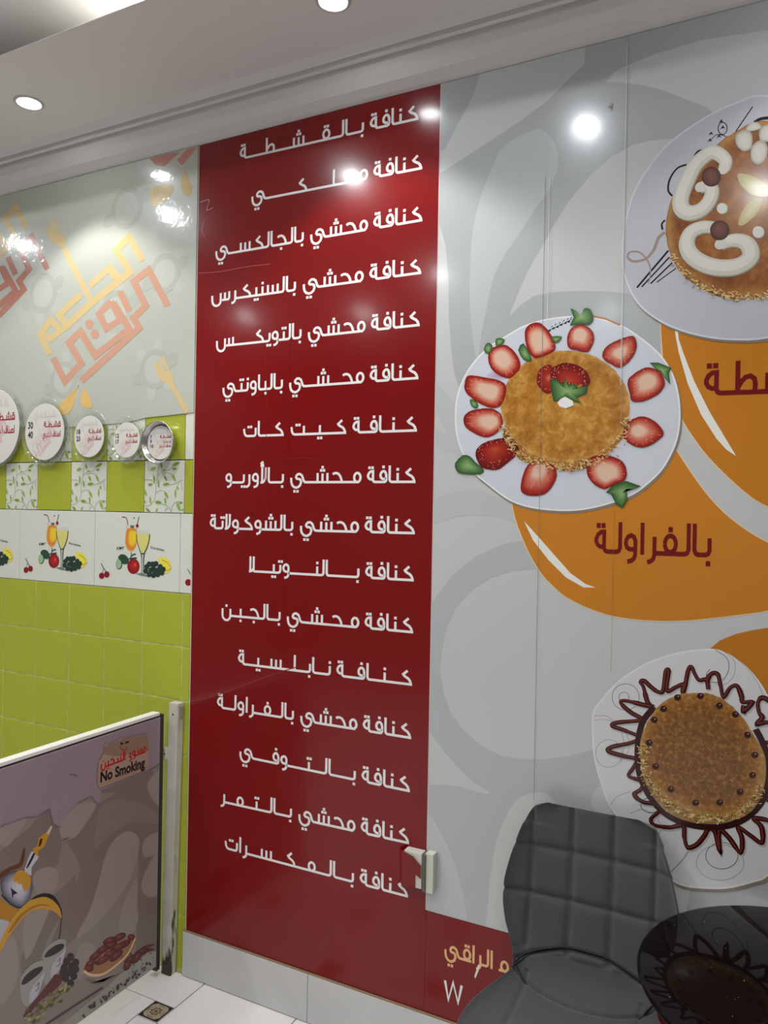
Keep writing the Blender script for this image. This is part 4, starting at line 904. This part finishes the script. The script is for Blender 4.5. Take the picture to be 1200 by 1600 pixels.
attach(MB().bevbox(GX-.026, GX, GY0, GY1, GZ0, GZ1, .003).build('gate_panel', gp), gate)
attach(MB().box(GX-.038, GX-.004, GY0, -.078, GZ1, GZ1+.006).build('dark_joint', gap_hinge_dark), gate)
attach(MB().bevbox(GX-.036, GX-.002, GY0, -.080, GZ1+.006, GZ1+.018, .002).build('top_bar', white_bar), gate)
attach(MB().bevbox(GX-.045, GX-.001, -.0775, -.059, GZ0-.02, GZ1+.008, .002).build('dark_gap_strip', gap_hinge_dark), gate)  # dark strip standing in for the shaded gap between panel and post
for z in (.25, .62): attach(MB().tube([(GX-.022, -.0555, z-.035), (GX-.022, -.0555, z+.035)], .004, 12).build('hinge', gap_hinge_dark), gate)
GR = (GY0+.002, GY1-.003, GZ0+.003, GZ1-.003)
g1, g2, g3, g4 = FR(0, 1100, 3.2), FR(0, 1280, 5), FR(0, 1400, 3.75), FR(100, 1120, 5.33)
k = Ink('gate', .0004, GR)
lo = S(134, 124, 118); da = S(120, 108, 104); li = S(146, 136, 132)
k.poly(G(g1([(-900, 1000), (-400, 760), (0, 610), (60, 590), (130, 565), (180, 565), (245, 520), (265, 600), (300, 615), (345, 540), (390, 490), (455, 460), (480, 495), (500, 495), (512, 430), (600, 400), (740, 335), (800, 290), (900, 240), (900, 1700), (-900, 2600)])), lo)
for pts in ([(580, 400), (760, 330), (745, 400), (740, 440), (790, 510), (840, 520), (840, 1400), (690, 1400), (680, 1150), (690, 900), (690, 720), (690, 660), (640, 635), (580, 670), (540, 740), (500, 880), (440, 1050), (380, 1170), (250, 1230), (330, 1000), (400, 820), (330, 680), (400, 620), (470, 520), (520, 480), (580, 445), (500, 440)],
            [(0, 740), (120, 640), (190, 570), (245, 525), (265, 600), (300, 615), (310, 670), (290, 800), (240, 830), (180, 850), (150, 950), (0, 900)], [(100, 1300), (150, 1150), (230, 1000), (330, 900), (380, 860), (350, 1000), (250, 1150), (150, 1400)]):
    k.poly(G(g1(smooth_pts(pts, 3))), da)
for pts in ([(640, 637), (690, 662), (695, 720), (670, 830), (600, 960), (480, 1100), (380, 1170), (440, 1050), (490, 900), (530, 750), (580, 670)], [(740, 390), (800, 330), (900, 300), (900, 560), (800, 520), (750, 450)], [(710, 720), (730, 670), (790, 640), (900, 600), (900, 740), (760, 760), (720, 765)],
            [(685, 870), (685, 1000), (690, 1080), (660, 1150), (620, 1155), (595, 1120), (610, 1020), (650, 930)], [(785, 740), (900, 700), (900, 850), (780, 960), (720, 950), (710, 880)], [(165, 860), (230, 815), (285, 830), (290, 880), (260, 950), (190, 960)],
            [(300, 600), (350, 540), (400, 500), (480, 500), (440, 580), (380, 660), (320, 680), (300, 650)], [(0, 700), (0, 620), (130, 568), (100, 630), (40, 710)], [(380, 1260), (400, 1210), (450, 1195), (475, 1230), (440, 1330), (340, 1400)], [(0, 1250), (60, 1160), (90, 1250), (80, 1400), (0, 1500)],
            [(120, 1080), (200, 1000), (270, 960), (210, 1120), (130, 1280)]):
    k.poly(G(g1(smooth_pts(pts, 3))), li)
k.poly(G(g1(smooth_pts([(480, 600), (500, 520), (560, 480), (640, 480), (740, 510), (790, 560), (780, 600), (680, 590), (600, 620), (520, 680), (470, 720)], 3))), S(130, 117, 113))
attach(k.build('swirl_pattern', None, INK_DULL), gate)
gold, gold2, silv, silv2, blk = S(190, 140, 42), S(150, 100, 26), S(170, 172, 184), S(110, 112, 126), S(32, 28, 28)
def potp(k):
    P = lambda pts, n=3: G(g2(smooth_pts(pts, n)))
    k.poly(P([(0, 420), (80, 370), (150, 340), (175, 250), (193, 220), (192, 290), (165, 370), (80, 405), (0, 470), (-60, 560), (-60, 480)]), S(96, 56, 26))
    k.poly(P([(-60, 780), (0, 780), (70, 800), (60, 870), (0, 980), (-100, 1120), (-200, 1000)]), silv)
    k.rings(P([(2, 500), (20, 460), (60, 420), (130, 400), (200, 400), (245, 480), (245, 580), (205, 660), (150, 690), (80, 650), (20, 590)]), on_gate(*g2([(150, 540)])[0]), [(0, S(196, 198, 212)), (.5, silv), (.85, silv2), (1, S(70, 70, 84))])
    k.poly(P([(-80, 600), (0, 615), (60, 670), (140, 705), (110, 770), (60, 795), (0, 770), (-80, 720)]), S(176, 120, 32)); k.stroke(G(g2(smooth_pts([(10, 590), (80, 660), (150, 692), (200, 668)], 4, False))), .003, blk)
    k.poly(G(g2([(80, 530), (100, 550), (135, 575), (105, 590), (95, 620), (90, 580)])), blk)
    k.poly(P([(200, 360), (225, 290), (250, 250), (300, 290), (270, 340), (245, 380), (240, 440), (190, 405)]), S(186, 188, 196)); k.poly(P([(262, 262), (240, 300), (205, 375), (215, 380), (250, 320), (272, 270)]), blk)
    k.poly(G(g2([(95, 450), (140, 400), (170, 395), (225, 430), (240, 470), (235, 520), (205, 560), (185, 560), (165, 500), (150, 510), (130, 488), (110, 490)])), gold)
    k.poly(P([(255, 235), (290, 205), (298, 155), (320, 130), (360, 100), (385, 60), (402, 50), (405, 66), (370, 150), (340, 215), (300, 245), (290, 290)]), gold); k.poly(P([(310, 160), (330, 150), (318, 200), (300, 215)]), S(60, 36, 16)); k.poly(P([(385, 70), (402, 50), (404, 66), (380, 115), (365, 110)]), S(186, 190, 190))
    k.poly(P([(-60, 1100), (0, 960), (60, 830), (130, 730), (200, 660), (270, 612), (340, 592), (410, 600), (460, 660), (482, 770), (440, 735), (380, 705), (310, 700), (240, 720), (170, 780), (100, 870), (40, 960), (0, 1045), (-40, 1160)]), S(196, 146, 44))
    k.poly(P([(240, 630), (300, 587), (370, 578), (430, 608), (478, 700), (483, 772), (462, 690), (400, 625), (330, 606)]), blk)
    k.poly(P([(60, 880), (140, 760), (230, 690), (320, 660), (400, 680), (320, 676), (240, 706), (160, 775), (90, 870)]), S(160, 112, 36))
    k.stroke(G(g2([(480, 770), (470, 870), (455, 970)])), .004, S(60, 48, 40))
    for cup, cof in (([(330, 1080), (350, 1010), (430, 950), (480, 935), (515, 955), (500, 1040), (460, 1190), (400, 1260), (345, 1290), (345, 1120)], [(345, 1080), (370, 1030), (440, 980), (495, 975), (490, 1010), (420, 1060)]),
                     ([(155, 1290), (170, 1220), (240, 1140), (310, 1105), (350, 1120), (340, 1200), (300, 1370), (250, 1430), (200, 1460), (165, 1410)], [(165, 1285), (190, 1230), (260, 1170), (330, 1150), (320, 1190), (250, 1250), (190, 1290)])):
        k.poly(P(cup), S(150, 150, 144)); cx = sum(p[0] for p in cup)/len(cup); cy = sum(p[1] for p in cup)/len(cup)
        k.poly(P([(cx-10, cy+60), (cx+60, cy-30), (cx+100, cy-80), (cx+60, cy+60), (cx+10, cy+140), (cx-20, cy+160)]), S(172, 176, 184)); k.stroke(G(g2([(cx+30, cy+30), (cx+55, cy), (cx+50, cy+50), (cx+25, cy+70)])), .003, S(80, 84, 110)); k.poly(P(cof), S(52, 44, 38))
    rr = random.Random(5)
    for x, y in ((550, 1075), (590, 1120), (520, 1110), (560, 1150), (500, 1160), (590, 1170), (490, 1200), (540, 1195), (575, 1225), (510, 1240), (550, 1280)): k.poly(P(ellipse(x, y, 28, 32, 8), 2), S(44+rr.randrange(12), 42, 44))
    k.poly(P([(430, 1210), (480, 1230), (470, 1290), (380, 1370), (300, 1430), (240, 1510), (200, 1570), (183, 1530), (240, 1450), (330, 1340), (390, 1260)]), S(92, 44, 44))
    for i in range(60):
        t = rr.random(); x = 520-300*t+rr.gauss(0, 24); y = 1310+250*t+rr.gauss(0, 22); a = rr.uniform(-1.4, -.3)
        k.poly(G(g2(ellipse(x, y, 22, 11, 8, a))), rr.choice([S(112, 104, 66), S(134, 126, 84), S(84, 78, 44), S(160, 150, 112)]))
def dates(k):
    P = lambda pts, n=3: G(g3(smooth_pts(pts, n))); rr = random.Random(6)
    k.poly(P([(500, 480), (620, 500), (740, 430), (640, 480), (560, 520)]), S(112, 104, 100))
    k.poly(P([(490, 430), (500, 400), (560, 350), (700, 260), (790, 240), (796, 262), (780, 310), (730, 372), (660, 432), (590, 466), (530, 470), (495, 455)]), S(150, 106, 70))
    for x, y, l, a in ((640, 262, 40, -.4), (700, 240, 40, -.5), (768, 242, 22, 0), (640, 290, 50, -.4), (720, 285, 50, -.5), (600, 315, 45, -.5), (560, 350, 45, -.6), (690, 300, 55, -.5), (640, 340, 50, -.6), (600, 375, 50, -.5), (530, 395, 35, -.7), (680, 350, 50, -.7), (520, 425, 30, -.3), (870, 305, 50, -.25), (825, 330, 50, -.5), (800, 360, 45, -.9), (760, 375, 45, -.8), (745, 405, 35, -1.1)):
        k.rings(G(g3(ellipse(x, y, l, 20, 14, a))), on_gate(*g3([(x-5, y-6)])[0]), [(0, S(150, 74, 64)), (.35, S(112, 44, 36)), (1, S(62, 20, 18))])
    k.stroke(G(g3(smooth_pts([(490, 438), (530, 462), (600, 458), (680, 405), (750, 335), (792, 245)], 5, False))), .008, S(206, 184, 142))
for nm, fn, l in (('coffee_pot_print', potp, .0010), ('dates_print', dates, .0010)):
    k = Ink('gate', l, GR); fn(k); attach(k.build(nm, None, INK_DULL), gate)
k = Ink('gate', .0026, GR); rr = random.Random(12)
k.stroke(G(g1([(0, 612), (60, 590), (130, 566), (180, 566), (245, 522), (263, 598), (300, 615)])), .0016, S(96, 86, 88)); k.stroke(G(g1([(390, 492), (455, 462), (482, 497), (500, 495)])), .0016, S(96, 86, 88))
k.stroke(G(g4([(700, 445), (760, 415), (800, 380)])), .002, S(60, 54, 56)); k.stroke(G(g1([(310, 680), (340, 668)])), .003, S(70, 62, 60)); k.stroke(G(g1([(345, 350), (385, 358)])), .002, S(90, 80, 84))
k.stroke(G(g3([(270, 750), (400, 665), (600, 535)])), .005, S(58, 52, 50))
for i in range(60):
    t = rr.random(); x = 470+400*t+rr.gauss(0, 8); y = 715-300*t+rr.gauss(0, 10)-18
    k.poly(G(g3([(x, y), (x+rr.uniform(4, 22), y-rr.uniform(6, 20)), (x+rr.uniform(8, 16), y+rr.uniform(-2, 6))])), S(46, 42, 40))
for i in range(40):
    x = rr.uniform(700, 900); y = rr.uniform(330, 560); k.poly(G(g3(ellipse(x, y, rr.uniform(1.5, 5), rr.uniform(2, 7), 6))), S(62, 58, 56))
attach(k.build('scratches', None, INK_DULL), gate)['kind'] = 'stuff'
# worn pale foot of the print
k = Ink('gate', .0008, GR); k.poly(G(g3([(300, 800), (620, 540), (720, 440), (800, 390), (860, 335), (920, 320), (920, 460), (700, 600), (420, 790)])), S(152, 148, 142)); attach(k.build('worn_patch', None, INK_DULL), gate)
# no smoking notice
k = Ink('gate', .0030, GR)
st_o = G(g4([(272, 555), (280, 365), (300, 352), (322, 310), (335, 250), (325, 232), (345, 222), (375, 240), (420, 212), (460, 175), (482, 180), (500, 172), (520, 192), (560, 165), (620, 152), (680, 150), (692, 143), (710, 195), (705, 300), (700, 430), (290, 592)]))
k.poly(st_o, S(160, 140, 124)); k.poly(G(g4([(322, 310), (335, 250), (420, 215), (480, 182), (560, 168), (688, 150), (704, 200), (700, 280), (560, 310), (440, 330)])), S(140, 116, 98))
k.stroke(G(g4([(283, 372), (283, 575), (698, 415)])), .0014, S(170, 90, 60)); k.stroke(G(g4([(296, 380), (296, 560), (690, 405), (690, 220)])), .0010, S(150, 100, 80))
bl = S(22, 18, 20)
h12 = FR(140, 1130, 12)
def gline(s, a, b, h, col, **kw):
    A, B_ = G(h12([a, b])); font_at(k, s, A, B_, h, col, **kw)
gline('No Smoking', (190, 1105), (1025, 815), .035, bl, offset=.04)
A, B_ = G(h12([(1045, 545), (195, 860)]))
T = .19; P, wd = lay_text('mmnWC altPxyN', space=.3); T = .138; s_ = ((B_[0]-A[0]))/wd; sl = (B_[1]-A[1])/wd
k.polys([[(A[0]+p[0]*s_, A[1]+p[0]*sl+p[1]*.034) for p in q] for q in P], S(176, 26, 30))
k.stroke(G(h12([(575, 350), (580, 390), (620, 375)])), .005, bl); k.stroke(G(h12([(650, 365), (725, 345)])), .006, bl); k.stroke(G(h12(smooth_pts([(550, 430), (590, 490), (650, 490), (700, 440)], 4, False))), .004, S(150, 60, 50))
attach(k.build('no_smoking_notice', None, INK_DULL), gate)

# ------------------------------------------------------------------ electric box on the edge of the red panel
wall_box = thing('wall_socket_box', 'small white electric box half wrapped in peeling red vinyl film', 'socket', (-.975, -.011, .565))
wp = mat('white_box_plastic', S(196, 196, 186), .35)
MB().bevbox(-.045, .016, -.032, 0, .002, .112, .003).build('back_box', wp, wall_box)
MB().bevbox(.020, .030, -.036, 0, -.003, .113, .002).build('gap_shade_strip', mat('grey_gap', S(90, 92, 80), .6), wall_box)  # grey strip painting the shade of the gap beside the cover
MB().bevbox(.026, .054, -.030, 0, -.006, .116, .003).build('cover_plate', wp, wall_box)
rv = [(-.050, -.034, .0), (-.004, -.0345, .0), (-.004, -.035, .046), (.015, -.036, .036), (.016, -.037, .076), (-.012, -.037, .100), (-.052, -.034, .110), (-.075, -.003, .100), (-.072, -.003, -.005)]
v = rv+[(p[0], p[1]+.0012, p[2]) for p in rv]; n = len(rv)
link_mesh('peeling_film', v, [(0, 1, 2, 5, 6), (2, 3, 4, 5), (0, 6, 7, 8), (n+6, n+5, n+2, n+1, n), (n+5, n+4, n+3, n+2), (n+8, n+7, n+6, n)]+[(i, n+i, n+(i+1) % n, (i+1) % n) for i in range(n)], red_m, wall_box)

# a white hook stuck on the mural
hk = thing('wall_hook', 'tiny white plastic hook stuck on the mural near the ceiling', 'hook', (*[on_wall(955, 167)[0]], -.0125, on_wall(955, 167)[1]))
MB().lathe([(.0, .003), (.006, .003), (.007, .001), (.007, 0)], 16, axis='y').build('base', wp, hk, True)
MB().tube([(0, -.003, .0), (0, -.010, -.004), (.001, -.012, -.010), (.002, -.016, -.004)], .002, 8).build('prong', wp, hk, True)

# ------------------------------------------------------------------ downlights
trim_m = mat('downlight_trim', (.55, .56, .58, 1), .35, metal=.3)
def em(name, c, s_):
    m = bpy.data.materials.new(name); m.use_nodes = True; b = m.node_tree.nodes['Principled BSDF']; b.inputs['Base Color'].default_value = (.8, .8, .8, 1)
    b.inputs['Emission Color'].default_value = c; b.inputs['Emission Strength'].default_value = s_; return m
lens_m = em('lit_lens', (.93, .97, 1, 1), LENS_SOFFIT); lens_u = em('bright_lit_lens', (.93, .97, 1, 1), LENS_UPPER)
ring_me = lens_me = None; lens_up = None
def downlight(x, y, z, power, label, group, r=.042):
    global ring_me, lens_me, lens_up
    root = thing('downlight', label, 'ceiling light', (x, y, z), group)
    if ring_me is None:
        a = MB().lathe([(.052, 0), (.050, -.004), (.044, -.006), (.040, -.004), (.038, .0), (.0385, -.0005)], 40).build('trim_ring', trim_m, root, True); ring_me = a.data
        b = MB().lathe([(.0005, -.0028), (.03, -.0032), (.0385, -.0024)], 36).build('lens', lens_m, root, True); lens_me = b.data
    else:
        if z > 3.2 and lens_up is None: lens_up = lens_me.copy(); lens_up.materials[0] = lens_u
        for nm, me in (('trim_ring', ring_me), ('lens', lens_up if z > 3.2 else lens_me)): o = bpy.data.objects.new(nm, me); COL.link(o); o.parent = root
    L = bpy.data.lights.new('lamp_bulb', 'SPOT'); L.energy = power*(.35 if x > 0 and z < 3.2 else 1); L.color = (1, .97, .93); L.spot_size = math.radians(104 if z < 3.2 else 125); L.spot_blend = .35; L.shadow_soft_size = .022
    lo_ = bpy.data.objects.new('lamp_bulb', L); COL.link(lo_); lo_.parent = root; lo_.location = (0, 0, -.032)
for (x, y), lb in zip(SOFFIT_LAMPS, ('round recessed downlight in the soffit above the pale wallpaper', 'round recessed downlight in the soffit at the top edge of the picture', 'round recessed downlight in the soffit over the table')): downlight(x, y, Z_SOF, LAMP_SOFFIT, lb, 'soffit downlights')
for i, (x, y) in enumerate(UPPER_LAMPS): downlight(x, y, Z_UP, LAMP_UPPER, 'recessed downlight of the raised ceiling row nearest the mural', 'raised ceiling downlights')
for i, (x, y) in enumerate(FAR_LAMPS): downlight(x, y, Z_UP, LAMP_FAR, 'recessed downlight far from the mural, behind the camera', 'rear ceiling downlights')

# ------------------------------------------------------------------ quilted chair
CX, CY = -.435, 0.0
chair = thing('quilted_chair', 'grey quilted velvet shell chair with its back to the mural', 'chair', (CX, -.30, 0))
velvet = mat('grey_velvet', (.066, .066, .068, 1), .85, sheen=.35, noise=.25, nscale=5, ncol=(.075, .075, .078, 1))
ST = [(-.062, .918, .115), (-.064, .912, .150), (-.066, .895, .172), (-.072, .83, .200), (-.082, .74, .226), (-.092, .67, .236), (-.104, .60, .226), (-.120, .54, .203), (-.145, .49, .190), (-.185, .462, .194), (-.24, .452, .215), (-.32, .450, .238), (-.41, .455, .245), (-.49, .455, .235), (-.53, .440, .22), (-.545, .415, .205)]
def station(t):
    t *= len(ST)-1; i = min(int(t), len(ST)-2); fr = t-i
    g = lambda k: ST[max(0, min(len(ST)-1, k))]
    return tuple(.5*(2*g(i)[d]+(g(i+1)[d]-g(i-1)[d])*fr+(2*g(i-1)[d]-5*g(i)[d]+4*g(i+1)[d]-g(i+2)[d])*fr*fr+(3*g(i)[d]-g(i-1)[d]-3*g(i+1)[d]+g(i+2)[d])*fr**3) for d in range(3))
NV, NU = 190, 90
vs, vb = [], []
for a in range(NV+1):
    t = a/NV; y, z, hw = station(t); y2, z2, _ = station(min(1, t+.005)); y1, z1, _ = station(max(0, t-.005))
    tg = Vector((0, y2-y1, z2-z1)).normalized(); nrm = Vector((0, tg.z, -tg.y)); nrm = nrm if (nrm.y < 0 or nrm.z > 0) else -nrm
    for b in range(NU+1):
        u = -1+2*b/NU; x = hw*math.sin(u*math.pi/2*.92)/math.sin(math.pi/2*.92)
        wing = .030*(abs(u)**3)*(1 if z < .86 else .4)+.012*abs(u)**2
        bulge = 0
        if z > .53 and t < .55:
            gx = min(abs(x-q) for q in (-.166, -.055, .056, .166)); gz = min(abs(z-(q-.0*x)) for q in (.800, .672))
            bulge = -.010*math.exp(-(gx/.007)**2)-.010*math.exp(-(gz/.006)**2)+.004*min(1, gx/.03)*min(1, gz/.03)
            seam = z-(.545-.25*x*x*4)
        elif t >= .55:
            gx = min(abs(x-q) for q in (-.150,  .150)); bulge = -.006*math.exp(-(gx/.006)**2)
        arcz = .497+.055*max(0, 1-(x/.19)**2)
        g1_ = abs(z-arcz) if t < .62 else 1
        arc2 = -.165-.045*max(0, 1-(x/.19)**2)
        g2_ = abs(y-arc2) if t > .5 else 1
        bulge += -.012*math.exp(-(g1_/.004)**2)-.012*math.exp(-(g2_/.004)**2)
        edge_ = -.016*max(0, (abs(u)-.93)/.07)**2
        p = Vector((x, y+.30, z))+nrm*(wing+bulge+edge_)
        vs.append(p); vb.append(Vector((x*.985, y+.30, z))+nrm*(wing-.034))
w_ = NU+1; f = []
for a in range(NV):
    for b in range(NU):
        q = (a*w_+b, a*w_+b+1, (a+1)*w_+b+1, (a+1)*w_+b); f.append(q[::-1]); f.append(tuple(i+len(vs) for i in q))
N0 = len(vs)
loop = [b for b in range(w_)]+[a*w_+NU for a in range(1, NV+1)]+[NV*w_+b for b in range(NU-1, -1, -1)]+[a*w_ for a in range(NV-1, 0, -1)]
for i in range(len(loop)): j = (i+1) % len(loop); f.append((loop[i], loop[j], N0+loop[j], N0+loop[i]))
sh_ = link_mesh('shell_cushion', vs+vb, f, velvet, chair, True)
seam_m = mat('seam_thread', (.028, .028, .030, 1), .8)
for which in (0, 1):
    for dd in ((0, .006) if which == 0 else (0,)):
        pts = []
        for b in range(3, NU-2):
            best = None
            for a in range(int(NV*.35), int(NV*.8)):
                p = vs[a*w_+b]; x = p.x; t = a/NV
                if which == 0: e = abs(p.z-(.497+dd+.055*max(0, 1-(x/.19)**2))) if t < .62 else 9
                else: e = abs((p.y-.30)-(-.165-.045*max(0, 1-(x/.19)**2))) if t > .5 else 9
                if best is None or e < best[0]: best = (e, p)
            if best[0] < .012: pts.append(best[1])
        pts = [sum((pts[max(0, min(len(pts)-1, i+j))] for j in range(-3, 4)), Vector())/7+Vector((0, -.003, .002)) for i in range(len(pts))]
        if len(pts) > 4: MB().tube(pts, .0019, 6).build('seam', seam_m, chair, True)
blackm = mat('black_metal', (.015, .015, .015, 1), .35, metal=.7)
for sx in (-1, 1):
    for y0, y1 in ((.10, .17), (-.10, -.19)):
        MB().tube([(sx*.10, y0, .40), (sx*.13, (y0+y1)/2, .39), (sx*.21, y1, .012), (sx*.211, y1, 0.0)], .011, 12).build('leg', blackm, chair, True)
MB().bevbox(-.11, .11, -.12, .12, .385, .405, .004).build('seat_plate', blackm, chair)

# ------------------------------------------------------------------ round glass table
table = thing('round_table', 'round glossy black glass table in front of the grey chair', 'table', (.102, -.385, 0))
glass = mat('black_glass', (.006, .004, .004, 1), .03, spec=.4); glass.node_tree.nodes['Principled BSDF'].inputs['IOR'].default_value = 1.25
MB().lathe([(.0005, .740), (.352, .740), (.362, .743), (.365, .748), (.362, .753), (.356, .755), (.0005, .755)], 128).build('table_top', glass, table, True)
MB().lathe([(.0005, .739), (.07, .739), (.07, .730), (.028, .722), (.028, .05), (.05, .035), (.0005, .035)], 40).build('column', blackm, table, True)
MB().lathe([(.0005, .036), (.06, .034), (.20, .018), (.215, .008), (.215, 0), (.0005, 0)], 56).build('base', blackm, table, True)
rr = random.Random(3); k = Ink('flat', .7553)
for i in range(70):
    a = rr.uniform(0, 6.28); r = .34*math.sqrt(rr.random()); s_ = rr.uniform(.0004, .0011); k.poly(ellipse(r*math.cos(a), r*math.sin(a), s_, s_*rr.uniform(.6, 1.6), 6), (.6, .58, .55, 1))
cr = k.build('crumbs', table, INK_DULL); cr['kind'] = 'stuff'
